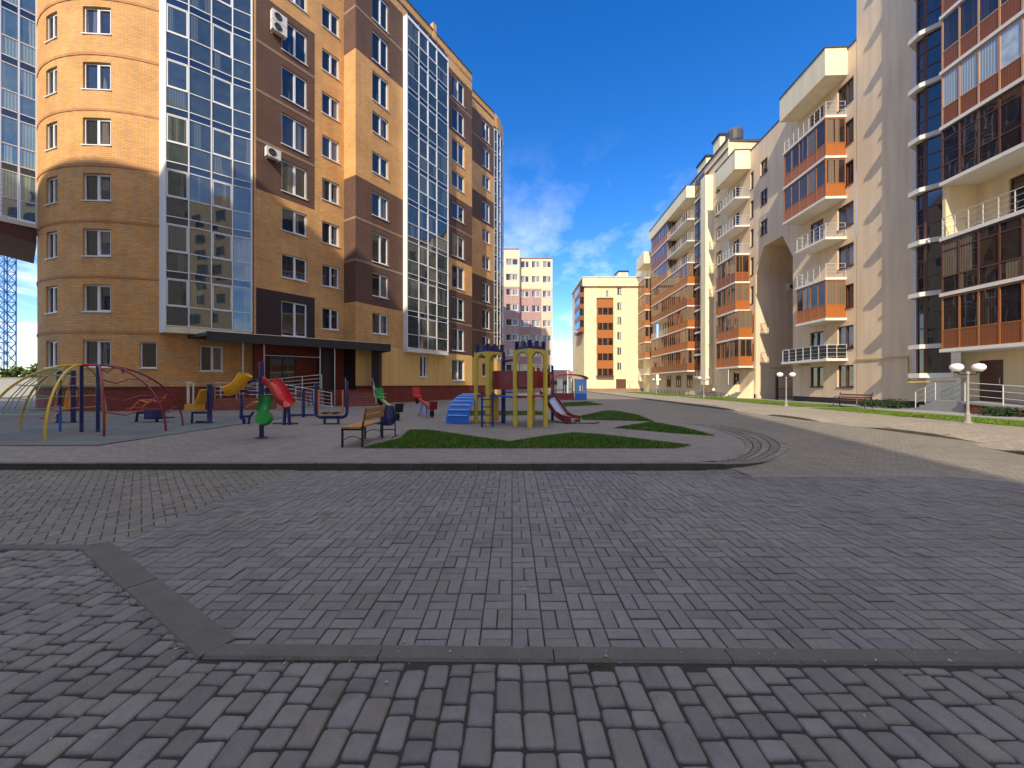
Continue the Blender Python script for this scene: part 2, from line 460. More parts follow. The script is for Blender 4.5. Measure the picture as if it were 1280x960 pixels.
# ------------------------------------------------------------------ ground
GZ=.012
mb = MB(); mb.face([(-700,-300,-.02),(700,-300,-.02),(700,900,-.02),(-700,900,-.02)],0)
struct('ground',mb,M['far_ground'])
PLZ=.135
tip = [(3.4,7.0),(3.9,7.1),(4.5,7.5),(5.0,8.05),(5.5,8.75),(5.9,9.5),(6.2,10.3),(6.45,11.3),(6.6,12.5),(6.5,14)]
tip_out = [(3.9,6.95),(4.9,7.40),(5.55,7.9),(6.2,8.45),(6.8,9.1),(7.25,9.75),(7.7,10.6),(8.0,11.5),(8.2,12.6),(8.15,14)]
plaza_poly = [(-60,7.0)]+tip+[(6.3,17),(6.6,24),(6.9,34),(7.2,62),(-60,62)]
def inside(x,y,poly):
    c=False; n=len(poly); j=n-1
    for i in range(n):
        xi,yi=poly[i]; xj,yj=poly[j]
        if (yi>y)!=(yj>y) and x<(xj-xi)*(y-yi)/(yj-yi)+xi: c=not c
        j=i
    return c
def ngon_sheet(mb, poly, z, m=0): mb.face([(x,y,z) for x,y in poly],m)
mb = MB(); ngon_sheet(mb,plaza_poly,PLZ); struct('plaza',mb,M['plaza'])
# road sheet (joint bed close by, paving farther away)
mb = MB(); mb.face([(-22,-9,0),(17.4,-9,0),(17.4,16.2,0),(-22,16.2,0)],0)
struct('paving_bed',mb,M['joint'])
mb = MB()
mb.face([(-60,-9,GZ),(-14,-9,GZ),(-14,7.0,GZ),(-60,7.0,GZ)],0)
mb.face([(13.4,-9,GZ),(60,-9,GZ),(60,9.3,GZ),(13.4,9.3,GZ)],0)
mb.face([(4.1,6.40,.021),(7.4,6.40,.021),(13.4,3.40,.021),(13.4,16.0,.021),(4.1,16.0,.021)],0)
mb.face([(3,16.0,GZ),(14.8,16.0,GZ),(19,90,GZ),(3,90,GZ)],0)
struct('road',mb,M['road'])

def keep(x,y):
    if x<K1[0]+.1 and diagd(x,y)<.02: return False
    return y>2.27-.012*(x+1.8)
def bricks(name, cx,cy,hx,hy,ang,mat,z1=.012,ch=.006,jit=.0024):
    n=len(cx); cx=np.array(cx);cy=np.array(cy);hx=np.array(hx)*np.ones(n);hy=np.array(hy)*np.ones(n);ang=np.array(ang)*np.ones(n)
    sg=np.array([[-1,-1],[1,-1],[1,1],[-1,1]],float)
    zt=z1+rng.normal(0,jit,n)
    tx=rng.normal(0,.012,n); ty=rng.normal(0,.012,n)
    V=np.zeros((n,12,3))
    for r,(inset,dz) in enumerate(((0,-.03),(0,-ch*.8),(ch,0))):
        lx=sg[None,:,0]*(hx-inset)[:,None]; ly=sg[None,:,1]*(hy-inset)[:,None]
        c=np.cos(ang)[:,None]; s=np.sin(ang)[:,None]
        V[:,r*4:r*4+4,0]=cx[:,None]+lx*c-ly*s
        V[:,r*4:r*4+4,1]=cy[:,None]+lx*s+ly*c
        V[:,r*4:r*4+4,2]=(zt+dz)[:,None]+(lx*tx[:,None]+ly*ty[:,None] if r else 0)
    fs=[]
    for r in (0,4):
        for k in range(4): fs.append((r+k,r+(k+1)%4,r+4+(k+1)%4,r+4+k))
    fs.append((8,9,10,11))
    base=np.array(fs)
    A=(base[None,:,:]+(np.arange(n)*12)[:,None,None]).reshape(-1,4)
    me=bpy.data.meshes.new(name)
    me.from_pydata(V.reshape(-1,3).tolist(),[],A.tolist()); me.materials.append(mat); me.update()
    o=link(name,me); return tag(o,kind='structure')
# flush concrete band outline (world metres)
K0=(-4.12,3.63); K1=(-1.78,2.2)
def left_of_diag(x,y):   # True on the cobble side
    if x< K0[0]: return y<3.63
    if x< K1[0]:
        return y < K0[1]+(K1[1]-K0[1])*(x-K0[0])/(K1[0]-K0[0])
    return y<2.2-.012*(x+1.8)
_dv=(Vector(K1)-Vector(K0)).normalized()
def diagd(x,y):
    """signed distance from the diagonal band, positive on the block paving side"""
    return (x-K0[0])*(-_dv.y)+(y-K0[1])*_dv.x
cx=[];cy=[];hx=[];hy=[];an=[]
for i in range(int(-3.9/.2)-1,70):
    for j in range(8,81):
        x=.2*i+.1; y=.2*j+.1+.02
        if x<-3.9 or x>13.4 or (x>4.35 and y>6.46-max(0,x-7.4)*.5): continue
        if inside(x,y+.1,plaza_poly) or inside(x-.12,y+.1,plaza_poly): continue
        if (i+j)%2:
            for s in (-.05,.05):
                if keep(x+s,y): cx.append(x+s);cy.append(y);hx.append(.0460);hy.append(.0960);an.append(random.gauss(0,.006))
        else:
            for s in (-.05,.05):
                if keep(x,y+s): cx.append(x);cy.append(y+s);hx.append(.0960);hy.append(.0460);an.append(random.gauss(0,.006))
bricks('block_paving',cx,cy,hx,hy,an,M['paver'])
# herringbone field on the left
cx=[];cy=[];an=[]
ca=math.cos(R(45));sa=math.sin(R(45))
for i in range(-110,110):
    for j in range(-110,110):
        k=(i-j)%4
        if k==0: lx=.1*i+.1; ly=.1*j+.05; r=0
        elif k==3: lx=.1*i+.05; ly=.1*j+.1; r=R(90)
        else: continue
        x=lx*ca-ly*sa-9; y=lx*sa+ly*ca+5.2
        if -14<x<-3.96 and 3.62<y<6.97 and (x<K0[0] or diagd(x,y)>.0):
            cx.append(x);cy.append(y);an.append(R(45)+r+random.gauss(0,.006))
bricks('herringbone_paving',cx,cy,.0965,.0465,an,M['paver_olive'])
# old-town cobbles in the foreground
V=[];FA=[];nv=0
NR=16
def cobble(x0,x1,y0,y1,ztop):
    global nv
    g=.0042
    hx=(x1-x0)/2-g+random.uniform(-.003,.001); hy=(y1-y0)/2-g+random.uniform(-.004,.001)
    cx=(x0+x1)/2; cy=(y0+y1)/2
    e=random.uniform(.36,.55); rot=random.gauss(0,.012)
    sk=random.gauss(0,.05); tx=random.gauss(0,.022); ty=random.gauss(0,.022)
    rad=min(hx,hy)
    c=math.cos(rot); s=math.sin(rot)
    out=[]
    rc=rad*random.uniform(.20,.38)
    for q,(sx,sy) in enumerate(((1,1),(-1,1),(-1,-1),(1,-1))):
        for k in range(4):
            a=math.pi/2*q+math.pi/2*k/3
            out.append((sx*(hx-rc)+rc*math.cos(a)+random.gauss(0,.0012), sy*(hy-rc)+rc*math.sin(a)+random.gauss(0,.0012)))
    for ins,z in ((0,-.03),(.0,ztop-.011),(.006,ztop-.0035),(.017,ztop)):
        for (lx,ly) in out:
            k=1-ins/rad
            lx2=lx-ins*lx/max(hx,.01); ly2=ly-ins*ly/max(hy,.01)
            lx2+=sk*ly2*.5
            V.append((cx+lx2*c-ly2*s,cy+lx2*s+ly2*c,z+(lx2*tx+ly2*ty if z>0 else 0)))
    for r in range(3):
        for k in range(NR):
            FA.append((nv+r*NR+k,nv+r*NR+(k+1)%NR,nv+(r+1)*NR+(k+1)%NR,nv+(r+1)*NR+k))
    FA.append(tuple(nv+3*NR+k for k in range(NR)))
    nv+=4*NR
col=0; x=-10.0
while x<8.5:
    wd=.128+random.choice((-.008,0,0,.006,.01))
    y=-2.2+random.uniform(0,.2)
    top=3.57 if x< K0[0]-.05 else None
    while True:
        ln=random.choice((.095,.105,.13,.135,.18,.19,.20))
        ym=y+ln
        xm=x+wd/2
        if x<K0[0]: lim=3.56
        elif x<K1[0]: lim=K0[1]+(K1[1]-K0[1])*(xm-K0[0])/(K1[0]-K0[0])-.045
        else: lim=2.2-.012*(xm+1.8)-.062
        if ym>lim:
            if lim-y>.05: cobble(x,x+wd,y,lim,.014+random.gauss(0,.002))
            break
        cobble(x,x+wd,y,ym,.014+random.gauss(0,.002))
        y=ym
    x+=wd
me=bpy.data.meshes.new('cobblestone_paving'); me.from_pydata(V,[],FA); me.materials.append(M['cobble'])
me.polygons.foreach_set('use_smooth',[True]*len(me.polygons)); me.update()
tag(link('cobblestone_paving',me),kind='structure')

def run_stones(mb, pts, w, ztop, z0, step=1.0, gap=.006, m=0, mside=None, side=1):
    """kerb stones along a polyline; pts on the outer edge, width to the left (side=1)"""
    for (a,b) in zip(pts,pts[1:]):
        a=Vector((a[0],a[1],0)); b=Vector((b[0],b[1],0)); d=b-a; ln=d.length; d.normalize()
        nrm=Vector((-d.y,d.x,0))*side
        n=max(1,round(ln/step))
        for k in range(n):
            p=a+d*(ln*k/n+gap/2); q=a+d*(ln*(k+1)/n-gap/2)
            zt0=ztop((p.x,p.y)) if callable(ztop) else ztop
            zt1=ztop((q.x,q.y)) if callable(ztop) else ztop
            j=random.gauss(0,.003)
            jj=nrm*random.gauss(0,.003)
            P=[p+jj,q+jj,q+nrm*w,p+nrm*w]
            ch=.014
            lo=[v+Vector((0,0,z0)) for v in P]
            md=[P[0]+Vector((0,0,zt0-ch+j)),P[1]+Vector((0,0,zt1-ch+j)),P[2]+Vector((0,0,zt1+j)),P[3]+Vector((0,0,zt0+j))]
            tp=[P[0]+nrm*ch+Vector((0,0,zt0+j)),P[1]+nrm*ch+Vector((0,0,zt1+j)),md[2],md[3]]
            ms=m if mside is None else mside
            mb.face([lo[0],lo[1],md[1],md[0]],ms)
            mb.face([md[0],md[1],tp[1],tp[0]],m)
            mb.face([tp[0],tp[1],tp[2],tp[3]],m)
            mb.face([lo[1],lo[2],md[2],tp[1],md[1]],ms); mb.face([lo[3],lo[0],md[0],tp[0],md[3]],ms)
            mb.face([lo[2],lo[3],md[3],md[2]],ms)
mb=MB()
def kz(p): return max(.03,.142-max(0,p[0]-3.6)*.055)
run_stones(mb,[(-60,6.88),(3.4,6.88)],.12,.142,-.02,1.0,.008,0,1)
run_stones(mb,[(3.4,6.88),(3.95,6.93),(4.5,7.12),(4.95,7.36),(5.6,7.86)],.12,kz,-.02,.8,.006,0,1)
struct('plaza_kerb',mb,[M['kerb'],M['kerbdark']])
# radial apron rings, sloping from the plaza down to the road
def dens(P,n):
    L_=[0]
    for a,b in zip(P,P[1:]): L_.append(L_[-1]+math.dist(a,b))
    out=[]
    for k in range(n+1):
        t=L_[-1]*k/n
        for i in range(len(P)-1):
            if t<=L_[i+1]+1e-9:
                q=(t-L_[i])/(L_[i+1]-L_[i]); out.append(Vector(P[i]).lerp(Vector(P[i+1]),q)); break
    return out
mb=MB()
for ring in range(5):
    n=int(38+ring*5)
    A_=dens(tip[1:],n); B_=dens(tip_out,n)
    for k in range(n):
        f0,f1=ring/5+.012,(ring+1)/5-.012
        a0,a1=A_[k],A_[k+1];b0,b1=B_[k],B_[k+1]
        g=.03 if ring<4 else .015
        a0,a1=a0.lerp(a1,g),a1.lerp(a0,g); b0,b1=b0.lerp(b1,g),b1.lerp(b0,g)
        z=lambda f:.138-(.112*f)+random.gauss(0,.0012)
        P4=[(a0.lerp(b0,f0),z(f0)),(a0.lerp(b0,f1),z(f1)),(a1.lerp(b1,f1),z(f1)),(a1.lerp(b1,f0),z(f0))]
        mb.face([(v.x,v.y,zz_) for v,zz_ in P4],0 if ring%2==0 else 1)
        for i in range(4):
            (a,za),(b,zb)=P4[i],P4[(i+1)%4]
            mb.face([(a.x,a.y,-.01),(b.x,b.y,-.01),(b.x,b.y,zb),(a.x,a.y,za)],2)
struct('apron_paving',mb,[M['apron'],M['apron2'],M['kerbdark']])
# flush bands in the foreground
mb=MB()
nb_=Vector((-_dv.y,_dv.x))
run_stones(mb,[tuple(Vector(K0)-nb_*.07),tuple(Vector(K1)-nb_*.07)],.20,.020,-.02,1.35,.01,0,None,1)
run_stones(mb,[(-1.80,2.155),(12.5,1.99)],.11,.019,-.02,1.05,.008,0)
run_stones(mb,[(-14,3.56),(K0[0],3.56)],.10,.019,-.02,1.0,.008,0)
struct('kerb_band',mb,pm('band_concrete',(.090,.086,.080),.9,.35,4,0,.012,60))
# thin concrete line across the road
mb=MB(); run_stones(mb,[(4.1,6.355),(7.4,6.355)],.05,.027,-.01,1.0,.004,0)
run_stones(mb,[(7.4,6.355),(13.4,3.355)],.05,.027,-.01,1.0,.004,0)
struct('drain_line',mb,pm('drain_line_concrete',(.19,.18,.165),.9,.3,2))

# grit and small pebbles lying on the paving
mb=MB()
for _ in range(520):
    if random.random()<.5: x=random.uniform(-4,8); y=2.2+random.gauss(0,.12)
    else: x=random.uniform(-6,9); y=random.uniform(1.2,6.6)
    r=random.choice((.003,.004,.005,.008)); z=.021
    a=[Vector((x+random.gauss(0,1)*r,y+random.gauss(0,1)*r,z+random.uniform(-.004,r))) for _ in range(4)]
    for q in ((0,1,2),(0,2,3),(0,3,1),(1,3,2)): mb.face([a[k] for k in q])
tag(mb.build('grit',pm('grit_stone',(.28,.26,.23),.9,.4,20)),kind='stuff')
# weeds in the joints along the kerb and the bands
mb=MB()
for _ in range(420):
    q=random.random()
    if q<.55: x=random.choice((-9.5,-6.2,-3.1,-.4,.9,2.7,3.3))+random.gauss(0,.35); y=6.865
    elif q<.8: x=random.choice((-1.2,.45,2.9,5.2))+random.gauss(0,.12); y=2.135-.013*(x+1.8)+random.gauss(0,.01)
    else: t_=random.random(); x=K0[0]+(K1[0]-K0[0])*t_-.06; y=K0[1]+(K1[1]-K0[1])*t_-.07
    a=random.uniform(0,6.28); h=random.uniform(.012,.04); wd_=.003
    mb.face([(x-math.cos(a)*wd_,y-math.sin(a)*wd_,.0),(x+math.cos(a)*wd_,y+math.sin(a)*wd_,.0),(x+random.gauss(0,.012),y+random.gauss(0,.012),.008+h)])
tag(mb.build('weeds',M['grass']),kind='stuff')
# right hand sidewalk with dropped kerb
RS=.043
def rx(off,d): return off+RS*d
SWZ=.125
def sw_edge(y):
    if y<9.75: return 11.2+(y-7.8)*.35 if y>4 else 10.0
    return 12.6+.04*(y-9.75)*(1 if y<20 else 1) 
drops=[(8.9,10.3),(13.4,15.6),(18.9,21.7)]
def sw_h(y):
    h=SWZ
    for a,b in drops:
        if a<y<b: h=.03
        elif a-.6<y<=a: h=min(h,.03+(a-y)/.6*(SWZ-.03))
        elif b<=y<b+.6: h=min(h,.03+(y-b)/.6*(SWZ-.03))
    return h
ys=[ -2+.3*i for i in range(int(92/.3))]
mb=MB()
for a,b in zip(ys,ys[1:]):
    ea,eb=sw_edge(a)+.12,sw_edge(b)+.12
    ha,hb=sw_h(a)-.004,sw_h(b)-.004
    mb.face([(ea,a,ha),(ea+.9,a,SWZ),(eb+.9,b,SWZ),(eb,b,hb)])
    mb.face([(ea+.9,a,SWZ),(19.2+RS*a,a,SWZ),(19.2+RS*b,b,SWZ),(eb+.9,b,SWZ)])
struct('sidewalk',mb,M['sidewalk'])
mb=MB()
pts=[(sw_edge(y),y) for y in ys]
for a,b in zip(pts[::2],pts[2::2]):
    run_stones(mb,[b,a],.12,lambda p:sw_h(p[1]),-.02,1.0,.008,0,1)
struct('sidewalk_kerb',mb,[M['sidewalk'],M['kerbbrown']])
mb=MB(); mb.face([(19.0+RS*-2,-2,.118),(60,-2,.118),(60,95,.118),(19+RS*95,95,.118)]); struct('path',mb,M['path'])

# ------------------------------------------------------------------ lawns
def lawn(label, poly, z, hump, nblade, mat, hgt=.06, group=None, edge=True):
    xs=[p[0] for p in poly]; ysx=[p[1] for p in poly]
    def dist_edge(x,y):
        m=9e9; n=len(poly)
        for i in range(n):
            a=Vector(poly[i]);b=Vector(poly[(i+1)%n]);p=Vector((x,y)); ab=b-a
            t=max(0,min(1,(p-a).dot(ab)/ab.length_squared)); m=min(m,(a+ab*t-p).length)
        return m
    def zz(x,y): return z+hump*min(1,dist_edge(x,y)/1.0)
    mb=MB()
    ngon_sheet(mb,poly,z+.004,0)
    gx=.3
    nx=int((max(xs)-min(xs))/gx)+1; ny=int((max(ysx)-min(ysx))/gx)+1
    for i in range(nx):
        for j in range(ny):
            x=min(xs)+i*gx;y=min(ysx)+j*gx
            q=[(x,y),(x+gx,y),(x+gx,y+gx),(x,y+gx)]
            if all(inside(a,b,poly) for a,b in q): mb.face([(a,b,zz(a,b)) for a,b in q],0,None,True)
    soil=mb
    k=0;tries=0
    while k<nblade and tries<nblade*8:
        tries+=1
        x=random.uniform(min(xs),max(xs)); y=random.uniform(min(ysx),max(ysx))
        jx,jy=random.gauss(0,.05),random.gauss(0,.05)
        if not inside(x+jx,y+jy,poly): continue
        k+=1
        zb=(zz(x,y) if inside(x,y,poly) else z)-.01; a=random.uniform(0,6.28); h=hgt*random.uniform(.4,1.15)*(1 if inside(x,y,poly) else .6); wd=.009+.010*random.random()
        dx=math.cos(a)*wd;dy=math.sin(a)*wd; lx=random.gauss(0,h*.5);ly=random.gauss(0,h*.5)
        mb.face([(x-dx,y-dy,zb),(x+dx,y+dy,zb),(x+lx,y+ly,zb+h)],1)
    o=mb.build('grass',[M['soil'],mat]); return tag(o,None,None,None,'stuff')
lawn('',[(-3.45,8.45),(-3.0,10.0),(-3.25,11.8),(-2.6,11.75),(-.06,9.4),(.9,10.4),(1.8,11.1),(2.6,10.7),(4.25,8.85),(3.7,8.45)],PLZ,.07,36000,M['grass'])
lawn('',[(2.9,15.2),(2.98,16.7),(5.0,20.2),(5.7,19.8),(5.95,17.4),(5.55,14.6)],PLZ,.10,11000,M['grass'])
lawn('',[(3.4,12.4),(5.35,14.3),(5.75,12.4),(5.72,10.45),(4.78,11.1)],PLZ,.10,9000,M['grass'])
lawn('',[(3.3,24),(3.3,28),(6.3,31),(6.4,26)],PLZ,.05,5000,M['grass'],.07)
lawn('',[(-3.0,17.0),(-3.0,20),(1.6,20),(1.6,17.5)],PLZ,.05,5000,M['grass'],.07)
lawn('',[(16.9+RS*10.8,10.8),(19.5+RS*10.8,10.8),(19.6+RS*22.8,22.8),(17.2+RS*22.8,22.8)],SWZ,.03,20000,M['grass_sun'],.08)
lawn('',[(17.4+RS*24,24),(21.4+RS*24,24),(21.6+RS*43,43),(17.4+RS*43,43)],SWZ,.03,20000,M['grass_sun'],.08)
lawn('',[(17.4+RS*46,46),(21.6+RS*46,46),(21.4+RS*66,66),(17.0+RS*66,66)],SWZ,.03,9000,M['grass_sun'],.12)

mb=MB()
mb.box(-30,-9.85,8.85,17.0,PLZ-.02,PLZ+.006,0)
struct('playground_mat',mb,M['rubber'])
mb=MB(); run_stones(mb,[(-30,8.78),(-9.80,8.78)],.06,PLZ+.018,PLZ-.05,1.0,.006,0)
run_stones(mb,[(-9.79,8.8),(-9.79,17)],.06,PLZ+.018,PLZ-.05,1.0,.006,0)
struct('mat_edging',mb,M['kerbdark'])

# ------------------------------------------------------------------ LEFT BRICK BUILDING
BL = thing('apartment_building','orange and brown brick apartment block with rounded tower and glazed bays beside the playground','apartment building',(-12,30,0))
ZT=lambda k:3.93+3*(k-1)      # window head of storey k
TC=Vector((-22.9,27.9)); TR=7.84
def tpt(phi,z,r=TR): return Vector((TC.x+r*math.sin(phi),TC.y-r*math.cos(phi),z))
def tphi(px):
    t=(px-640)/465.; d=Vector((t,1)).normalized(); b=d.dot(TC); c=TC.length_squared-TR*TR
    s=b-math.sqrt(max(0,b*b-c)); p=d*s-TC
    return math.atan2(p.x,-p.y)
pw0,pw1=tphi(103.5),tphi(138.5); pn0,pn1=tphi(57.5),tphi(71.5); pg0,pg1=tphi(174.5),tphi(196)
thol=[]
for k in range(1,11):
    thol.append((pw0,pw1,ZT(k)+.05-1.47,ZT(k)+.05)); thol.append((pn0,pn1,ZT(k)+.05-1.47,ZT(k)+.05))
thol.append((pg0,pg1,ZT(1)-1.45,ZT(1)))
pA=-R(165); pB=tphi(203)
phs=sorted(set([pA+(pB-pA)*i/44 for i in range(45)]+[q for h in thol for q in h[:2]]))
zsx=sorted(set([1.45,33.4]+[q for h in thol for q in h[2:4]]))
mb=MB()
for a,b in zip(phs,phs[1:]):
    if b-a<1e-4: continue
    for c,d in zip(zsx,zsx[1:]):
        m_=(a+b)/2; z_=(c+d)/2
        if any(h[0]<m_<h[1] and h[2]<z_<h[3] for h in thol): continue
        mb.face([tpt(a,c),tpt(b,c),tpt(b,d),tpt(a,d)],0,[(TR*a,c),(TR*b,c),(TR*b,d),(TR*a,d)])
for a,b,c,d in thol:
    ri=TR-.17
    mb.face([tpt(a,c),tpt(a,c,ri),tpt(a,d,ri),tpt(a,d)]); mb.face([tpt(b,c),tpt(b,d),tpt(b,d,ri),tpt(b,c,ri)])
    mb.face([tpt(a,d),tpt(b,d),tpt(b,d,ri),tpt(a,d,ri)]); mb.face([tpt(a,c),tpt(a,c,ri),tpt(b,c,ri),tpt(b,c)])
mb.build('tower_wall',M['orange'],BL)
for a,b,c,d in thol:
    A=tpt(a,0);B=tpt(b,0); f=F((A.x,A.y),(B.x,B.y)); n=1 if f.L<1.0 or (a==pg0) else 2
    window(BL,f,.01,f.L-.01,c+.01,d-.01,n)
def arc_band(z0,z1,r0,pa,pb,name,mat,n=40):
    mb=MB()
    for i in range(n):
        a=pa+(pb-pa)*i/n;b=pa+(pb-pa)*(i+1)/n
        mb.face([tpt(a,z0,r0),tpt(b,z0,r0),tpt(b,z1,r0),tpt(a,z1,r0)],0,[(TR*a,z0),(TR*b,z0),(TR*b,z1),(TR*a,z1)])
        mb.face([tpt(a,z1,r0),tpt(b,z1,r0),tpt(b,z1,TR-.1),tpt(a,z1,TR-.1)]); mb.face([tpt(a,z0,r0),tpt(a,z0,TR-.1),tpt(b,z0,TR-.1),tpt(b,z0,r0)])
    e=mb.build(name,mat,BL); return e
for k in range(10): arc_band(4.36+3*k,4.50+3*k,TR+.03,pA,pB,'string_course',M['orange_band'])
arc_band(0.0,1.38,TR+.06,pA,tphi(199),'plinth',M['plinth']); arc_band(1.381,1.46,TR+.12,pA,tphi(199),'plinth_ledge',M['darkroof'])
mb=MB()
mb.face([tpt(pA+(pB-pA)*i/30,33.4) for i in range(31)]); 
for i in range(30):
    a=pA+(pB-pA)*i/30;b=pA+(pB-pA)*(i+1)/30
    mb.face([tpt(a,33.35,TR+.08),tpt(b,33.35,TR+.08),tpt(b,33.5,TR+.08),tpt(a,33.5,TR+.08)])
mb.build('roof',M['darkroof'],BL)

# bay 1 (faceted glass)
def P2(px,s): return ((px-640)/s, 465./s)
bay=[P2(207,22.9),P2(236,22.35),P2(264.3,21.7),P2(290.8,21.08),P2(314.6,20.62)]
def glazed_bay(parent, pts, zb, nfl, zend, sashcols, step=3.0, pane='bluepane', clip=99):
    fr=MB()
    fs=[F(a,b) for a,b in zip(pts,pts[1:])]
    for i,f in enumerate(fs):
        fr.fbox(f,-.032,.032,-.05,.04,zb-.05,zend)
    f=fs[-1]; fr.fbox(f,f.L-.05,f.L+.05,-.08,.05,zb-.05,zend)
    for f in fs:
        for k in range(nfl):
            for dz in (0,1.08,2.58):
                z=zb+step*k+dz
                if z<zend: fr.fbox(f,.045,f.L-.045,-.04,.035,z-.024,z+.024)
        fr.fbox(f,0,f.L,-.04,.06,zend-.05,zend+.06)
    bo=fr.build('glazed_bay',M['white'],parent)
    for ci,f in enumerate(fs):
        for k in range(nfl):
            z=zb+step*k
            pb=MB(); u0,u1=.045,f.L-.045
            j=lambda:random.uniform(-.007,.007)
            for (c,d,m) in ((z+.03,z+1.05,0),(z+1.11,z+2.55,0),(z+2.61,z+step-.03,1)):
                a=j();b=j()
                pb.face([f.p(u0,a,c),f.p(u1,a+b,c),f.p(u1,b,d),f.p(u0,0,d)],m)
            if ci in sashcols:
                c,d=z+1.112,z+2.548;t=.052
                pb.fbox(f,u0,u0+t,-.03,.02,c,d,2);pb.fbox(f,u1-t,u1,-.03,.02,c,d,2)
                pb.fbox(f,u0+t,u1-t,-.03,.02,c,c+t,2);pb.fbox(f,u0+t,u1-t,-.03,.02,d-t,d,2)
            pb.build('bay_window',[M[pane],M['spandrel'],M['white']],bo)
    return bo
glazed_bay(BL,bay,4.80,9,31.8,(0,2))
# white jamb between tower and bay, base panel and underside of the bay
mb=MB()
f0=F(bay[0],bay[1]); q=tpt(tphi(199.5),0)
jb=F((q.x,q.y),bay[0])
mb.fbox(jb,-.1,jb.L-.047,-.5,.02,4.45,31.8)
mb.build('bay_jamb',M['white'],BL)
mb=MB()
back=[Vector(p)+Vector((-.62,1.0))*1.3 for p in bay]
poly=[bay[0],bay[1],bay[2],bay[3],bay[4]]+[(b.x,b.y) for b in reversed(back)]
mb.prism(poly,4.44,4.742)
for a,b in zip(bay,bay[1:]):
    f=F(a,b); mb.fbox(f,0,f.L,-.02,.07,4.42,4.742)
mb.build('bay_base',M['cream_white'],BL)
mb=MB(); mb.prism(poly,31.87,32.9); mb.build('parapet',M['orange'],BL)

# wall below the first bay (ground storey)
g0=Vector((tpt(pB,0).x,tpt(pB,0).y)); 
f_g=F((g0.x,g0.y),P2(316,20.2))
ua,ub=f_g.at(249.5),f_g.at(278.5)
mb=MB(); wall(mb,f_g,-.2,f_g.L,1.45,4.45,[(ua,ub,2.35,3.85)],0); mb.build('wall',M['orange'],BL)
window(BL,f_g,ua+.01,ub-.01,2.36,3.84,2)
mb=MB(); mb.fbox(f_g,-.3,f_g.L,-.3,.06,0,1.42); mb.build('plinth',M['plinth'],BL)

# main plane M
fM=F(P2(317,20.75),P2(430,17.2)); LM=fM.L
c1a,c1b=fM.at(352),fM.at(384); c2a,c2b=fM.at(402.5),fM.at(424); pb0,pb1=fM.at(320),fM.at(393.5)
def seg(f,u0,u1,z0,z1,holes,mat,name='wall',w=0,parent=None):
    mb=MB(); hs=[h for h in holes if h[2]>=z0-.01 and h[3]<=z1+.01 and h[0]>=u0-.01 and h[1]<=u1+.01]
    wall(mb,f,u0,u1,z0,z1,hs,0,w=w); return mb.build(name,M[mat],parent or BL)
H=[];W=[]
def addw(f,a,b,k,h,style='',zoff=0,n=2,fm='white',par=None,rail=False):
    z1=ZT(k)+zoff; H.append((a,b,z1-h,z1)); W.append((par or BL,f,a+.01,b-.01,z1-h+.01,z1-.01,n,fm,'pane',style,rail))
addw(fM,c1a,c1b,2,2.25,rail=True)
for k in (3,4): addw(fM,c1a,c1b,k,1.5)
for k in (5,6,7,8): addw(fM,c1a,c1b,k,2.0,rail=True)
for k in (9,10): addw(fM,c1a,c1b,k,1.5)
for k in range(2,11): addw(fM,c2a,c2b,k,1.5)
seg(fM,0,LM,0,4.45,[],'plinth')
seg(fM,0,pb1,7.45,13.45,H,'orange'); seg(fM,pb0,pb1,4.45,7.45,H,'darkpanel'); seg(fM,0,pb0,4.45,7.45,H,'orange')
seg(fM,pb1,LM,4.45,32.9,H,'orange')
seg(fM,0,pb0,13.45,25.45,H,'orange'); seg(fM,pb0,pb1,13.45,25.45,H,'brown'); seg(fM,0,pb1,25.45,32.9,H,'orange')
def course(f,u0,u1,z):
    mb=MB(); mb.fbox(f,u0,u1,-.1,.014,z-.09,z+.09); mb.build('string_course',M['tanband'],BL)
for z in (16.45,19.45,22.45): course(fM,pb0+.003,pb1-.003,z)
# reveal and plane A
pM=fM.p(LM,0,0)
A0=Vector(P2(444.5,17.62)); B1=Vector(P2(590,12.36))
fR=F((pM.x,pM.y),(A0.x,A0.y)); fA=F((A0.x,A0.y),(B1.x,B1.y)); LA=fA.L
aw0,aw1=fA.at(465.5),fA.at(485.5); bay0,bay1=fA.at(503.5),fA.at(556); bw0,bw1=fA.at(565),fA.at(580.5)
HA=len(H)
for k in range(2,11): addw(fA,aw0,aw1,k,2.2 if k in (4,8,9,10) else (1.75 if k in (3,5) else 1.55),rail=False)
for k in range(2,11): addw(fA,bw0,bw1,k,1.6 if k in (6,7) else 2.15,rail=(k in (4,)))
addw(fA,bw0,bw1,1,2.0)
hA=H[HA:]
bandsA=[(4.45,7.45,'orange'),(7.45,16.45,'brown'),(16.45,25.45,'orange'),(25.45,31.45,'brown'),(31.45,32.9,'orange')]
for a,b,mt in bandsA:
    seg(fR,0,fR.L,a,b,[],mt); seg(fA,0,bay0,a,b,hA,mt)
seg(fR,0,fR.L,0,4.45,[],'darkpanel')
bandsB=[(1.45,4.45,'yellow_plaster'),(4.45,10.45,'brown'),(10.45,13.45,'orange'),(13.45,19.45,'brown'),(19.45,25.45,'orange'),(25.45,31.2,'brown'),(31.2,32.9,'orange')]
for a,b,mt in bandsB: seg(fA,bay1,LA,a,b,hA,mt)
seg(fA,bay0,bay1,31.2,32.9,[],'orange')
for z in (10.45,13.45,28.45): course(fA,-.013,bay0-.003,z); course(fR,.003,fR.L-.001,z)
for z in (7.45,16.45,28.45): course(fA,bay1+.003,LA-.003,z)
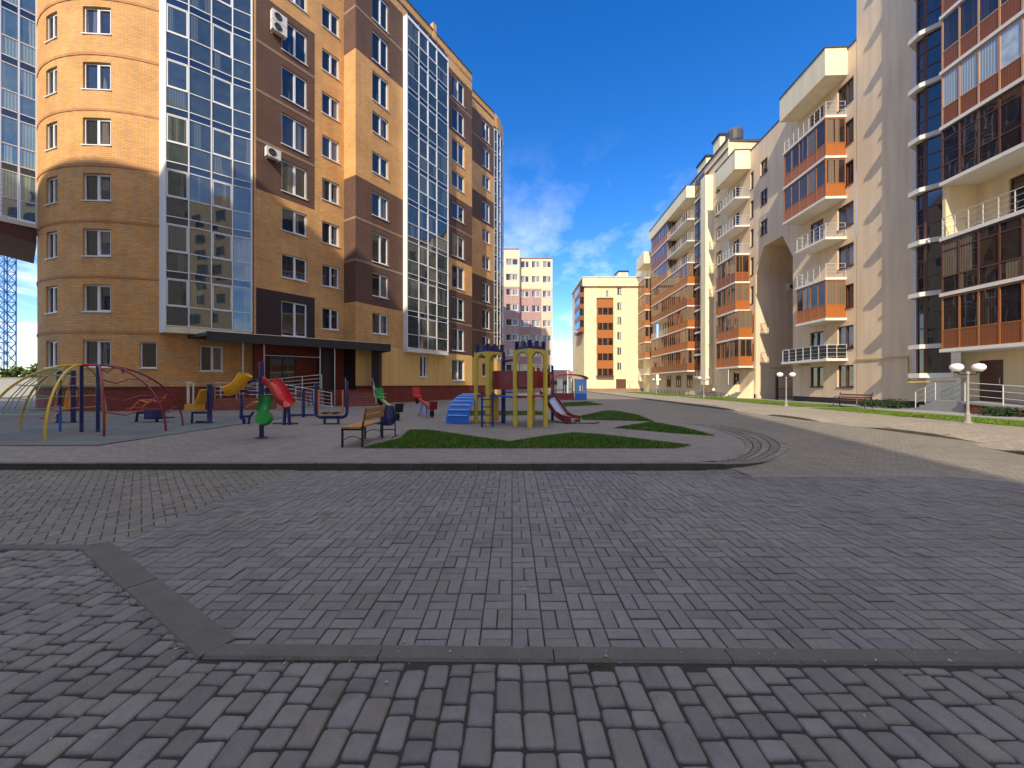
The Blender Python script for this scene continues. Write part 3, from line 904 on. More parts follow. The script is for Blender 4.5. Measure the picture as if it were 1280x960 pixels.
# ground storey of A: plaster wall with windows
ga,gb=fA.at(525),fA.at(534); gc,gd=fA.at(466),fA.at(474)
mb=MB(); wall(mb,fA,0,bay1,1.45,4.45,[(gc,gd,2.3,4.0),(ga,gb,2.2,4.05)],0); mb.build('wall',M['yellow_plaster'],BL)
window(BL,fA,ga+.01,gb-.01,2.21,4.04,2); window(BL,fA,gc+.01,gd-.01,2.31,3.99,1)
mb=MB(); mb.fbox(fA,0,LA,-.3,.05,0,1.42); mb.fbox(fA,0,LA,-.3,.10,1.421,1.47); mb.build('plinth',M['plinth'],BL)
# bay 2
b2=[]
for px in (504.5,519,530.5,541.6,555.5):
    u=fA.at(px); q=fA.p(u,.42,0); b2.append((q.x,q.y))
glazed_bay(BL,b2,4.55,9,31.05,(1,2))
fb=F(b2[0],b2[-1])
mb=MB(); mb.fbox(fb,-.02,fb.L+.02,-.42,.05,4.2,4.50); mb.build('bay_base',M['whiteconc'],BL)
mb=MB(); mb.fbox(fb,-.06,-.046,-.42,.03,4.5,31.1); mb.fbox(fb,fb.L+.051,fb.L+.08,-.42,.03,4.5,31.1); mb.fbox(fb,-.06,fb.L+.08,-.42,.05,31.111,31.25); mb.build('bay_jamb',M['white'],BL)
# B end return and plane C
C0=Vector((-4.95,38.5)); C1=Vector((-2.08,42.9))
fE=F((B1.x,B1.y),(C0.x,C0.y)); fC=F((C0.x,C0.y),(C1.x,C1.y)); LC=fC.L
cw0,cw1=fC.at(603),fC.at(612.5)
HC=len(H)
for k in range(1,11): addw(fC,cw0,cw1,k,1.5 if k in (5,6,8,1) else 2.15)
hC=H[HC:]
for a,b,mt in [(1.45,4.45,'yellow_plaster'),(4.45,13.45,'brown'),(13.45,19.45,'orange'),(19.45,22.45,'brown'),(22.45,25.45,'orange'),(25.45,31.2,'brown'),(31.2,32.9,'orange')]:
    seg(fC,0,LC,a,b,hC,mt)
seg(fE,0,fE.L,0,32.9,[],'orange')
for z in (7.45,10.45,28.45): course(fC,.003,LC-.003,z)
mb=MB(); mb.fbox(fC,0,LC,-.3,.05,0,1.42); mb.build('plinth',M['plinth'],BL)
for w in W:
    par,f,a,b,c,d,n,fm,pn,st,rail=w
    o=window(par,f,a,b,c,d,n,fm,pn,st)
    if rail: french_rail(o,f,a,b,c)
# curved glass end
ce=[]
for i in range(6):
    t=i/5*R(105); ce.append((-2.08+1.05*math.sin(t)*.95, 42.95+3.2*(1-math.cos(t))*.9+.6*t))
glazed_bay(BL,ce,4.55,9,31.05,())
mb=MB(); mb.prism([(-2.08,42.9)]+ce+[(-6,48)],31.12,32.9); mb.build('parapet',M['orange'],BL)
mb=MB(); mb.prism([(-2.08,42.9)]+ce+[(-6,48)],0,4.48); mb.build('wall',M['yellow_plaster'],BL)
# roof slab and back walls, coping
back=[(-14.5,52),(-34,44),(-30,33)]
mb=MB()
outl=[(fM.p(0,0,0).x,fM.p(0,0,0).y),(pM.x,pM.y),(A0.x,A0.y),(B1.x,B1.y),(C0.x,C0.y),(C1.x,C1.y)]
rf=[(a[0],a[1]) for a in outl]+[(-2.2,47.5),(-14,56),(-31,42),(-27,33),(-20,25)]
mb.prism(rf,32.0,32.3); mb.build('roof',M['darkroof'],BL)
mb=MB()
bk=[(-2.2,47.5),(-14,56),(-31,42),(-27,33)]
for a,b in zip(bk,bk[1:]): mb.face([(a[0],a[1],0),(b[0],b[1],0),(b[0],b[1],32.9),(a[0],a[1],32.9)])
mb.build('back_wall',M['orange'],BL)
mb=MB()
for f in (fM,fR,fA,fE,fC): mb.fbox(f,-.02,f.L,-.35,.06,32.903,32.98)
mb.build('coping',M['darkroof'],BL)
mb=MB(); mb.fbox(fA,fA.at(541),fA.at(545),-.3,.05,32.2,33.6); mb.build('chimney',M['orange'],BL)
# air conditioners on the brown column
def aircon(parent,f,u,z,w=.8,h=.58):
    mb=MB(); mb.fbox(f,u,u+w,.08,.40,z,z+h)
    o=mb.build('air_conditioner',M['ac'],parent)
    g=MB(); c=f.p(u+w*.4,.403,z+h/2)
    pts=[c+f.U*.22*math.cos(t)+Vector((0,0,.22*math.sin(t))) for t in [2*math.pi*i/20 for i in range(20)]]
    g.face([p for p in pts]); 
    for r in (.08,.15,.22): g.tube([c+f.N*.008+f.U*r*math.cos(t)+Vector((0,0,r*math.sin(t))) for t in [2*math.pi*i/18 for i in range(18)]],.008,4,0,True)
    g.build('grille',M['grill'],o)
    b=MB(); b.fbox(f,u+.1,u+.14,0,.40,z-.06,z-.002); b.fbox(f,u+w-.14,u+w-.1,0,.40,z-.06,z-.002); b.build('bracket',M['greymetal'],o)
aircon(BL,fM,fM.at(330),1.6+(480-198)/20.2); aircon(BL,fM,fM.at(337),1.6+(480-27)/20.1,.85,.62); aircon(BL,fM,fM.at(337),1.6+(480-39)/20.1,.85,.55)
# canopy and entrance
cf=F((-16.35,19.95),(-8.7,26.6)); 
mb=MB()
mb.prism([(-16.35,19.95),(-8.7,26.6),(-10.4,29.4),(-12.6,28.2),(-17.4,22.6),(-19.0,21.6)],4.22,4.40)
mb.fbox(cf,-.02,cf.L+.02,-.10,.03,3.92,4.44)
mb.fbox(cf,cf.L-.10,cf.L+.021,-2.8,-.101,3.92,4.21)
mb.build('canopy',M['canopy'],BL)
mb=MB(); mb.fbox(cf,-.02,cf.L+.02,-.12,.045,4.442,4.475); mb.build('canopy_edge',M['silver'],BL)
for px in (305,331,403,421):
    pass
def pillar(x,y,s=.5,mat='plinth',z0=0,z1=4.2):
    mb=MB(); mb.box(x-s/2,x+s/2,y-s/2,y+s/2,z0,z1); mb.build('pillar',M[mat],BL)
for px,w in ((412,-.9),(477,-.9)):
    u=cf.at(px); q=cf.p(u,w,0); pillar(q.x,q.y,.55,'darkpanel')
mb=MB()
for px in (305,331.5,402,420.5):
    u=cf.at(px); q=cf.p(u,-.35,0); mb.tube([(q.x,q.y,.1),(q.x,q.y,4.2)],.03,8)
for a,b in ((331.5,402),):
    p=cf.p(cf.at(a),-.35,3.3);q=cf.p(cf.at(b),-.35,3.3); mb.tube([p,q],.025,6)
mb.build('canopy_post',M['silver'],BL)
# landing, door, green glass
mb=MB(); mb.prism([(-15.6,21.9),(-9.3,26.9),(-9.9,28.4),(-11.1,27.3),(-12.4,27.6),(-16.6,22.6)],0,1.2); mb.build('landing',M['plinth'],BL)
mb=MB(); u=fM.at(352); mb.fbox(fM,u-.8,u+.8,.02,.10,1.2,3.5); o=mb.build('door',M['black'],BL)
mb=MB(); mb.fbox(fM,u-.7,u-.05,.102,.11,1.4,3.3); mb.fbox(fM,u+.05,u+.7,.102,.11,1.4,3.3); mb.build('pane',M['darkpane'],o)
mb=MB(); u=fM.at(408); mb.fbox(fM,u-.6,u+.6,.02,.10,1.2,3.5); mb.build('door',M['black'],BL)

# glass wing on the far left, floating over the yard
wA=Vector((-28.35,20.6)); wB=Vector((-27.6,21.6))
wdir=(wB-wA).normalized()
w0=wA-wdir*3.13
pts=[tuple(w0+wdir*.626*i) for i in range(8)]
glazed_bay(BL,pts,10.95,6,28.9,(),3.0,'wingpane')
fw_=F(pts[0],pts[-1])
mb=MB(); mb.hexa([fw_.p(0,-6,10.5),fw_.p(fw_.L,-6,9.75),fw_.p(fw_.L,0,9.75),fw_.p(0,0,10.5),fw_.p(0,-6,10.62),fw_.p(fw_.L,-6,10.62),fw_.p(fw_.L,0,10.62),fw_.p(0,0,10.62)]); mb.build('soffit',M['soffitwood'],BL)
mb=MB(); mb.fbox(fw_,-.02,fw_.L+.02,-6,.06,10.623,10.88); mb.build('wing_slab',M['whiteconc'],BL)
mb=MB(); mb.fbox(fw_,-.02,fw_.L+.02,-6,.06,29.0,29.6); mb.build('wing_slab',M['whiteconc'],BL)
mb=MB(); mb.face([fw_.p(0,-6,10.88),fw_.p(0,0,10.88),fw_.p(0,0,29),fw_.p(0,-6,29)]); mb.build('wall',M['orange'],BL)

# entrance ramp (switchback) in front of the canopy
def rail_run(pts, h, nb, r=.022, step=1.1, posts=True):
    mb=MB()
    for b in range(nb):
        z=h*(b+1)/nb
        mb.tube([Vector(p)+Vector((0,0,z)) for p in pts],r if b==nb-1 else r*.75,6)
    for a,b in zip(pts,pts[1:]):
        a=Vector(a);b=Vector(b);n=max(1,round((b-a).length/step))
        for k in range(n+1):
            p=a+(b-a)*k/n; mb.tube([p,p+Vector((0,0,h))],r*1.15,6)
    return mb
RP=thing('entrance_ramp','red brick wheelchair ramp with pale metal railings in front of the dark canopy','ramp',(-14,21.3,PLZ))
fr_=F((-16.4,20.45),(-11.0,22.9)); Lr=fr_.L
mb=MB(); mb.fbox(fr_,0,Lr*.5,-1.2,0,.1,.78); mb.build('ramp_wall',M['rampbrick'],RP)
mb=MB(); mb.hexa([fr_.p(Lr*.5+.002,-1.2,.1),fr_.p(Lr,-1.2,.1),fr_.p(Lr,0,.1),fr_.p(Lr*.5+.002,0,.1),fr_.p(Lr*.5+.002,-1.2,.78),fr_.p(Lr,-1.2,.16),fr_.p(Lr,0,.16),fr_.p(Lr*.5+.002,0,.78)])
mb.build('ramp_deck',M['concrete'],RP)
mb=MB(); mb.hexa([fr_.p(.3,-2.2,.1),fr_.p(Lr-.6,-2.2,.1),fr_.p(Lr-.6,-1.25,.1),fr_.p(.3,-1.25,.1),fr_.p(.3,-2.2,.78),fr_.p(Lr-.6,-2.2,1.3),fr_.p(Lr-.6,-1.25,1.3),fr_.p(.3,-1.25,.78)])
mb.build('ramp_deck',M['rampbrick'],RP)
rail_run([fr_.p(.05,-.05,.78),fr_.p(Lr*.5,-.05,.78),fr_.p(Lr-.1,-.05,.17)],.88,4).build('railing',M['greymetal'],RP)
rail_run([fr_.p(.05,-.05,.78),fr_.p(.05,-2.1,.78)],.88,4).build('railing',M['greymetal'],RP)
rail_run([fr_.p(.9,-1.28,.80),fr_.p(Lr-.7,-1.28,1.27)],.92,4).build('railing',M['greymetal'],RP)
ST=thing('entrance_stairs','dark red brick steps with pale handrails rising under the right end of the canopy','stairs',(-9.6,24.4,PLZ))
fs_=F((-10.75,24.05),(-9.0,25.0))
mb=MB()
for k in range(7): mb.fbox(fs_,0,fs_.L,-2.6,-.28*k,.13+.15*k,.28+.15*k)
mb.build('steps',M['rampbrick'],ST)
for u in (.12,fs_.L-.12):
    rail_run([fs_.p(u,-.05,.14),fs_.p(u,-1.9,1.2)],.85,2,.022,.9).build('handrail',M['greymetal'],ST)

# ------------------------------------------------------------------ RIGHT COMPLEX
OFF=23.5
def rp(off,d): return (rx(off,d),d)
def FF(off,dfar,dnear): return F(rp(off,dfar),rp(off,dnear))
SL=lambda k:3.45+3*k
def balcony(parent,f,u0,u1,depth,z,kind,h=3.0,panel='panel',frame='woodframe',pane='balpane',slabm='whiteconc',far_end=True):
    mb=MB(); mb.fbox(f,u0-.06,u1+.06,.002,depth+.06,z-.14,z+.04); 
    o=mb.build('balcony',M[slabm],parent)
    hh=z+h-.16
    runs=[(f.p(u0,depth-.03,0),f.p(u1,depth-.03,0)),(f.p(u1-.03,depth-.03,0),f.p(u1-.03,.003,0))]
    if far_end: runs.append((f.p(u0+.03,.003,0),f.p(u0+.03,depth-.03,0)))
    frm=MB();pan=MB();gl=MB();rl=MB()
    for ri,(a,b) in enumerate(runs):
        g=F((a.x,a.y),(b.x,b.y))
        n=max(1,round(g.L/(.85 if kind!='open' else .6)))
        if kind in ('glazed','full','ice'):
            zp=z+1.02 if kind!='full' else z+.9
            if kind!='full': pan.fbox(g,.03,g.L-.03,-.03,.01,z+.042,zp-.02)
            for k in range(n+1):
                u=min(max(g.L*k/n,.035),g.L-.035)
                frm.fbox(g,u-.035,u+.035,-.045,.03,z+.041,hh)
            frm.fbox(g,.036,g.L-.036,-.04,.025,zp-.02,zp+.04)
            frm.fbox(g,.036,g.L-.036,-.04,.025,hh-.08,hh-.001)
            if kind=='full': frm.fbox(g,.036,g.L-.036,-.04,.025,hh-.55,hh-.50); frm.fbox(g,.036,g.L-.036,-.04,.025,z+.045,z+.10)
            for k in range(n):
                ua=g.L*k/n+.036;ub=g.L*(k+1)/n-.036
                jj=random.uniform(-.006,.006)
                gl.face([g.p(ua,jj,zp+.04),g.p(ub,-jj,zp+.04),g.p(ub,0,hh-.08),g.p(ua,0,hh-.08)])
                if kind=='full': gl.face([g.p(ua,0,z+.1),g.p(ub,0,z+.1),g.p(ub,jj,zp-.02),g.p(ua,-jj,zp-.02)])
        else:
            for k in range(n+1):
                u=min(max(g.L*k/n,.02),g.L-.02)
                rl.fbox(g,u-.016,u+.016,-.02,.02,z+.041,z+1.08)
            for q in range(4): rl.fbox(g,0,g.L,-.008 if q<3 else -.022,.008 if q<3 else .022,z+.2+.29*q-.008,z+.2+.29*q+(.008 if q<3 else .02))
            if kind=='screen': pan.fbox(g,.03,g.L-.03,-.022,-.014,z+.1,z+1.0)
    if pan.f: pan.build('panel',M[panel],o)
    if frm.f: frm.build('frame',M[frame],o)
    if gl.f: gl.build('pane',M[pane],o)
    if rl.f: rl.build('railing',M[frame if kind=='screen' else 'railmetal'],o)
    return o

# ---- near block
BN=thing('apartment_building','tall beige apartment block at the right edge with brown glazed balconies and angled bay','apartment building',(24,20,0))
fN=FF(OFF,26.6,21.95)
holes=[]
mb=MB(); wall(mb,fN,0,fN.L,.55,36,holes,0); wall(mb,F(rp(OFF+14,26.6),rp(OFF,26.6)),0,14,0,36,[],0); mb.build('wall',M['cream_dark'],BN)
mb=MB(); mb.fbox(fN,0,fN.L,-.2,-.02,0,.549); mb.build('plinth',M['black'],BN)
# angled stair bay
bpts=[rp(23.2,22.35),rp(22.62,21.95),rp(22.62,21.36),(24.25,20.55),(25.0,19.8)]
for k in range(-1,11):
    mb=MB()
    zz=SL(k)-.6 if k>=0 else 2.0
    poly=[(bpts[0][0]+.3,bpts[0][1])]+[bpts[1],bpts[2],bpts[3],(25.0,20.55),(25.0,22.3)]
    c=Vector((24.5,21.3))
    pol=[tuple(Vector(p)+(Vector(p)-c).normalized()*.14) for p in poly]
    if k==10: continue
    if k==-1: mb.prism(pol,1.95,2.22)
    else: mb.prism(pol,3.62+3*k,3.87+3*k)
    mb.build('bay_slab',M['whiteconc'],BN)
gp=[tuple(Vector((24.5,21.3))+(Vector(p)-Vector((24.5,21.3)))*.80) for p in bpts[:3]]+[bpts[3]]
fc=[F(gp[0],gp[1]),F(gp[1],gp[2]),F(gp[2],gp[3])]
bo=None
for k in range(-1,11):
    z0=2.22 if k<0 else 3.87+3*k; z1=3.62+3*(k+1)
    fm=MB();gl=MB()
    for f in fc:
        fm.fbox(f,0,.08,-.08,.03,z0,z1); fm.fbox(f,f.L-.08,f.L,-.08,.03,z0,z1)
        n=3 if z1-z0>2 else 1
        for q in range(1,n): 
            z=z0+(z1-z0)*q/n; fm.fbox(f,.08,f.L-.08,-.05,.02,z-.03,z+.03)
        for q in range(n):
            a=random.uniform(-.008,.008)
            gl.face([f.p(.08,-.02+a,z0+(z1-z0)*q/n),f.p(f.L-.08,-.02,z0+(z1-z0)*q/n),f.p(f.L-.08,-.02-a,z0+(z1-z0)*(q+1)/n),f.p(.08,-.02,z0+(z1-z0)*(q+1)/n)])
    o=fm.build('stair_window',M['brownframe'],BN); gl.build('pane',M['darkpane'],o)
mb=MB(); fp=FF(OFF-.06,22.65,22.38); mb.fbox(fp,0,fp.L,-.3,0,2.1,36); mb.build('pilaster',M['greymetal'],BN)
# wall behind the near balconies
WOFF=24.15
fW=FF(WOFF,20.75,-34.0)
def un(d): return (20.75-d)*1.0009
doorh=(un(19.95),un(18.9),.7,2.85)
winh=(un(18.6),un(16.6),12.9,14.9)
holes=[doorh]+[(un(y+1),un(y-1),SL(k)+.9,SL(k)+2.5) for y in (5,-2,-9,-16,-23,-30) for k in range(0,10)]+[(un(18.7),un(16.9),SL(k)+.15,SL(k)+2.45) for k in (2,)]
mb=MB(); wall(mb,fW,0,fW.L,0,36,holes,0); mb.build('wall',M['cream'],BN)
for h in holes[1:]: window(BN,fW,h[0]+.01,h[1]-.01,h[2]+.01,h[3]-.01,2,'brownframe','pane','door' if h is holes[-1] else '')
mb=MB(); mb.fbox(fW,doorh[0],doorh[1],-.14,-.08,.7,2.85); o=mb.build('door',M['brownframe'],BN)
mb=MB(); mb.fbox(fW,doorh[1]-.2,doorh[1]-.16,-.078,-.03,1.6,1.9); mb.build('handle',M['silver'],o)
mb=MB(); mb.fbox(fW,.58,.74,.003,1.6,3.5,36); mb.build('wall',M['cream'],BN)
mb=MB(); mb.box(24.95,38,-34,22,35.9,36.2); mb.build('roof',M['darkroof'],BN)
fB=FF(WOFF,20.05,11.0)
kinds=[('glazed','panel_brown','woodframe','darkpane'),('full','panel_brown','brownframe','balpane'),('open','','',''),('full','panel_brown','brownframe','darkpane'),('ice','panel_brown','woodlight','icepane'),('glazed','panel_red','woodlight','darkpane'),('glazed','panel_red','woodframe','darkpane'),('full','panel_brown','brownframe','darkpane')]
for k,(kd,pn,fr,gl) in enumerate(kinds):
    balcony(BN,fB,0,fB.L,1.78,SL(k),kd,3.0,pn or 'panel',fr or 'white',gl or 'pane')
# gas pipe, box and cable on the near wall
mb=MB()
def pipe(pts,r=.035): mb.tube(pts,r,6)
pipe([fN.p(0,.06,3.35),fN.p(fN.L-1.0,.06,3.3),fN.p(fN.L-.95,.06,1.75),fN.p(fN.L+.1,1.1,1.7),(24.2,20.3,1.75)]); mb.build('gas_pipe',M['pipe'],BN)
# entrance steps and ramp of the near block
EP=thing('entrance_ramp','grey concrete ramp on a red brick wall beside the brown door at the right edge','ramp',(24,17.5,SWZ))
fP=FF(22.3,20.3,12.8)
mb=MB(); mb.hexa([fP.p(1.3,-1.7,0),fP.p(fP.L,-1.7,0),fP.p(fP.L,0,0),fP.p(1.3,0,0),fP.p(1.3,-1.7,.60),fP.p(fP.L,-1.7,.14),fP.p(fP.L,0,.14),fP.p(1.3,0,.60)])
mb.build('ramp_wall',M['plinth'],EP)
mb=MB(); mb.hexa([fP.p(1.25,-1.72,.602),fP.p(fP.L,-1.72,.142),fP.p(fP.L,.05,.142),fP.p(1.25,.05,.602),fP.p(1.25,-1.72,.72),fP.p(fP.L,-1.72,.22),fP.p(fP.L,.05,.22),fP.p(1.25,.05,.72)])
mb.build('ramp_deck',M['concrete'],EP)
rail_run([fP.p(1.3,-.02,.72),fP.p(fP.L-.1,-.02,.22)],.95,3,.02,1.4).build('railing',M['greymetal'],EP)
ES=thing('entrance_stairs','grey concrete steps with thin rails in front of the angled stair bay','stairs',(23.3,20.6,SWZ))
fS=FF(22.4,21.6,20.4)
mb=MB()
for k in range(4): mb.fbox(fS,.3*k,2.5,-1.6,0,.1+.15*k,.25+.15*k)
mb.build('steps',M['concrete'],ES)
rail_run([fS.p(.05,-.05,.2),fS.p(1.1,-.05,.72)],.95,3,.018,.6).build('railing',M['greymetal'],ES)
rail_run([fS.p(.05,-1.5,.2),fS.p(1.1,-1.5,.72)],.95,3,.018,.6).build('railing',M['greymetal'],ES)

# ---- middle block with the passage
BM=thing('apartment_building','beige apartment block pierced by a tall chamfered passage beside orange glazed balconies','apartment building',(25,35,0))
DF,DN=43.6,26.62
fD=FF(OFF,DF,DN)
def ud(d): return (DF-d)*1.0009
arch0,arch1=38.4,33.0
hol=[];wn=[]
for k in range(0,8):           # wide window beside balcony stack one
    z=SL(k-1) if k else .45
    z0,z1=(SL(k-1)+.75,SL(k-1)+2.45)
    if k==0: z0,z1=1.35,3.0
    hol.append((ud(28.25),ud(26.85),z0,z1)); wn.append((hol[-1],2))
for k in (0,1,2,4,5,8):
    z0,z1=((SL(k-1)+.12,SL(k-1)+2.4) if k else (1.35,3.0))
    if k==8: z0,z1=SL(6)+.12,SL(6)+2.4
    hol.append((ud(31.0),ud(29.6),z0,z1)); wn.append((hol[-1],2))
seen=set(); hol2=[];wn2=[]
for h,n in wn:
    key=tuple(round(q,2) for q in h)
    if key in seen: continue
    seen.add(key); hol2.append(h); wn2.append((h,n))
for k in (5,6,7):
    h=(ud(37.6),ud(36.5),SL(k-1)+1.05,SL(k-1)+2.5); hol2.append(h); wn2.append((h,2))
    h=(ud(33.9),ud(32.9),SL(k-1)+1.05,SL(k-1)+2.5); hol2.append(h); wn2.append((h,1))
for k in range(0,8):
    z0,z1=((SL(k-1)+.3,SL(k-1)+2.4) if k else (1.3,2.9))
    h=(ud(42.6),ud(41.4),z0,z1); hol2.append(h); wn2.append((h,2))
    if k!=0:
        h=(ud(39.3),ud(38.75),SL(k-1)+.6,SL(k-1)+2.4); hol2.append(h); wn2.append((h,1))
mb=MB()
inr=lambda a,b:[h for h in hol2 if h[0]>=a-.01 and h[1]<=b+.01]
wall(mb,fD,ud(arch1),fD.L,.55,26.2,inr(ud(arch1),fD.L),0)
wall(mb,fD,ud(arch0),ud(arch1),15.3,26.2,[h for h in hol2 if h[0]>=ud(arch0)-.01 and h[1]<=ud(arch1)+.01],0)
wall(mb,fD,0,ud(arch0),.55,26.2,inr(0,ud(arch0)),0)
# straddling windows are kept inside the left pier
cu,cz=1.35,2.4
a0,a1=ud(arch0),ud(arch1)
mb.face([fD.p(a0,0,15.3),fD.p(a0,0,15.3-cz),fD.p(a0+cu,0,15.3)]); mb.face([fD.p(a1,0,15.3),fD.p(a1-cu,0,15.3),fD.p(a1,0,15.3-cz)])
D=13
for (p,q) in (((a0,0),(a0,15.3-cz)),((a1,0),(a1,15.3-cz)),((a0,15.3-cz),(a0+cu,15.3)),((a1,15.3-cz),(a1-cu,15.3)),((a0+cu,15.3),(a1-cu,15.3))):
    mb.face([fD.p(p[0],0,p[1]),fD.p(q[0],0,q[1]),fD.p(q[0],-D,q[1]),fD.p(p[0],-D,p[1])])
mb.build('wall',M['cream_dark'],BM)
mb=MB(); mb.face([fD.p(a0-.2,-D,0),fD.p(a1+.2,-D,0),fD.p(a1+.2,-D,16),fD.p(a0-.2,-D,16)]); mb.build('back_wall',M['cream_dark'],BM)
mb=MB(); mb.fbox(fD,ud(arch1),fD.L,-.2,-.02,0,.548); mb.fbox(fD,0,ud(arch0),-.2,-.02,0,.548); mb.build('plinth',M['black'],BM)
for h,n in wn2: window(BM,fD,h[0]+.01,h[1]-.01,h[2]+.01,h[3]-.01,n,'brownframe','pane')
mb=MB(); mb.fbox(fD,0,fD.L,-14,-.1,26.0,26.19); mb.fbox(fD,0,fD.L,-.3,.05,26.203,26.3); mb.build('roof',M['darkroof'],BM)
g1=[('screen',27.4,32.2,'black','greymetal'),('glazed',27.5,30.5,'panel','woodframe'),('open',27.5,30.5,'',''),('open',27.5,30.5,'',''),('glazed',27.5,32.0,'panel','woodframe'),('glazed',27.5,32.0,'panel','woodframe'),('open',27.5,32.0,'','')]
for k,(kd,dn,df,pn,fr) in enumerate(g1):
    balcony(BM,fD,ud(df),ud(dn),1.45,SL(k),kd,3.0,pn or 'panel',fr or 'white','balpane')
mb=MB(); mb.fbox(fD,ud(32.3),ud(27.35),.002,1.6,24.35,26.35); mb.build('cornice',M['cream_white'],BM)
mb=MB(); mb.fbox(fD,ud(32.35),ud(27.3),.002,1.66,26.352,26.43); mb.build('coping',M['darkroof'],BM)
g2=[('glazed','panel','woodframe'),('glazed','panel','woodframe'),('glazed','panel','woodframe'),('glazed','panel_red','woodframe'),('open','',''),('open','',''),('open','','')]
for k,(kd,pn,fr) in enumerate(g2):
    balcony(BM,fD,ud(43.3 if k else 43.5),ud(39.5 if k>1 else 38.9),1.45,SL(k),kd,3.0,pn or 'panel',fr or 'white','balpane')
mb=MB(); mb.fbox(fD,ud(43.4),ud(39.3),.002,1.6,24.35,26.35); mb.build('cornice',M['cream_white'],BM)
mb=MB(); mb.fbox(fD,ud(43.45),ud(39.25),.002,1.66,26.352,26.43); mb.build('coping',M['darkroof'],BM)
mb=MB()
mb.tube([fD.p(.2,.07,3.25),fD.p(a0-.1,.07,3.25),fD.p(a0+.05,-3.0,3.25)],.05,6)
mb.tube([fD.p(a1,.07,3.2),fD.p(a1+2,.07,3.2)],.05,6); mb.build('gas_pipe',M['pipe'],BM)
fj=F((rx(OFF,arch0)+2.9,arch0+.0),(rx(OFF,arch0)+4.5,arch0-.05))
aircon(BM,fj,.2,11.2,.95,.7)

# ---- far block
BF=thing('apartment_building','long beige apartment block with mixed brown and white balconies and rooftop tanks beyond the passage','apartment building',(26,55,0))
DF2=67.0
fF=FF(OFF,DF2,43.65)
def uf(d): return (DF2-d)*1.0009
mb=MB(); wall(mb,fF,0,fF.L,0,30.3,[],0); wall(mb,F(rp(OFF+14,43.65),rp(OFF,43.65)),0,14,26.1,30.3,[],0); mb.build('wall',M['cream'],BF)
mb=MB(); fpf=FF(22.55,48.6,47.3); mb.fbox(fpf,0,fpf.L,-1.0,0,1.5,28.2); mb.build('pilaster',M['cream_white'],BF)
mb=MB(); mb.fbox(fF,0,fF.L,-14,-.1,30.0,30.29); mb.fbox(fF,0,fF.L,-.3,.12,30.303,30.5); mb.fbox(fF,.0,fF.L,-.02,.10,29.2,29.35); mb.build('roof',M['darkroof'],BF)
fG=FF(23.0,51.2,48.65)
for k in range(0,9):
    z0=SL(k)-.9; 
    mb=MB(); mb.fbox(fG,0,fG.L,-.6,.12,z0-.12,z0+.12); o=mb.build('stair_window',M['whiteconc'],BF)
    gl=MB(); fm=MB()
    for q in range(3): gl.fbox(fG,fG.L*q/3+.05,fG.L*(q+1)/3-.05,-.08,-.04,z0+.121,z0+2.87)
    for q in range(4): fm.fbox(fG,min(max(fG.L*q/3,.05),fG.L-.05)-.05,min(max(fG.L*q/3,.05),fG.L-.05)+.05,-.1,0,z0+.121,z0+2.87)
    fm.fbox(fG,0,fG.L,-.09,.01,z0+1.2,z0+1.5)
    gl.build('pane',M['darkpane'],o); fm.build('frame',M['brownframe'],o)
pat1=['glazed','glazed','open','glazed','glazed','glazed','glazed','glazed']   # far half
pat2=['glazed','glazed','glazed','glazed','glazed','open','open','open']    # near half
for k in range(8):
    for (a,b,pt) in ((66.5,58.9,pat1),(58.8,51.4,pat2)):
        kd=pt[k]; 
        balcony(BF,fF,uf(a),uf(b),1.45,SL(k),kd,3.0,'panel' if k%3 else 'panel_red','woodframe' if kd!='open' else 'white','balpane')
        if kd=='open':
            pass
for k in range(8):
    for d in (63.5,55.5):
        window(BF,fF,uf(d+.9),uf(d-.9),SL(k)+.2,SL(k)+2.4,2,'brownframe','pane','',.18)
for d in (62,58,54): window(BF,fF,uf(d+.8),uf(d-.8),1.2,2.9,2,'brownframe','pane','',.18)
for k in range(1,9): window(BF,fF,uf(46.2),uf(45.2),SL(k-1)+.9,SL(k-1)+2.4,2,'brownframe','pane','',.18)
mb=MB(); mb.fbox(fF,uf(66.8),uf(51.3),.002,1.62,27.35,29.0); mb.build('cornice',M['cream_white'],BF)
mb=MB(); mb.fbox(fF,uf(66.85),uf(51.25),.002,1.7,29.002,29.08); mb.build('coping',M['darkroof'],BF)
def ventbox(parent,f,u0,u1,w0,w1,z0,z1):
    mb=MB(); mb.fbox(f,u0,u1,w0,w1,z0,z1); o=mb.build('vent_tower',M['cream_white'],parent)
    r=MB(); r.fbox(f,u0-.15,u1+.15,w0-.15,w1+.15,z1+.002,z1+.25); r.build('cap',M['black'],o)
ventbox(BF,fF,uf(47.6),uf(46.0),-1.8,-.2,30.5,32.3); ventbox(BF,fF,uf(52),uf(49.5),-1.8,-.2,30.5,31.8)
mb=MB(); mb.lathe([(.9,30.4),(.95,30.6),(.95,31.6),(.8,31.9),(.2,32.1)],fF.p(uf(44.6),-1.2,0),14); mb.build('water_tank',M['grill'],BF)

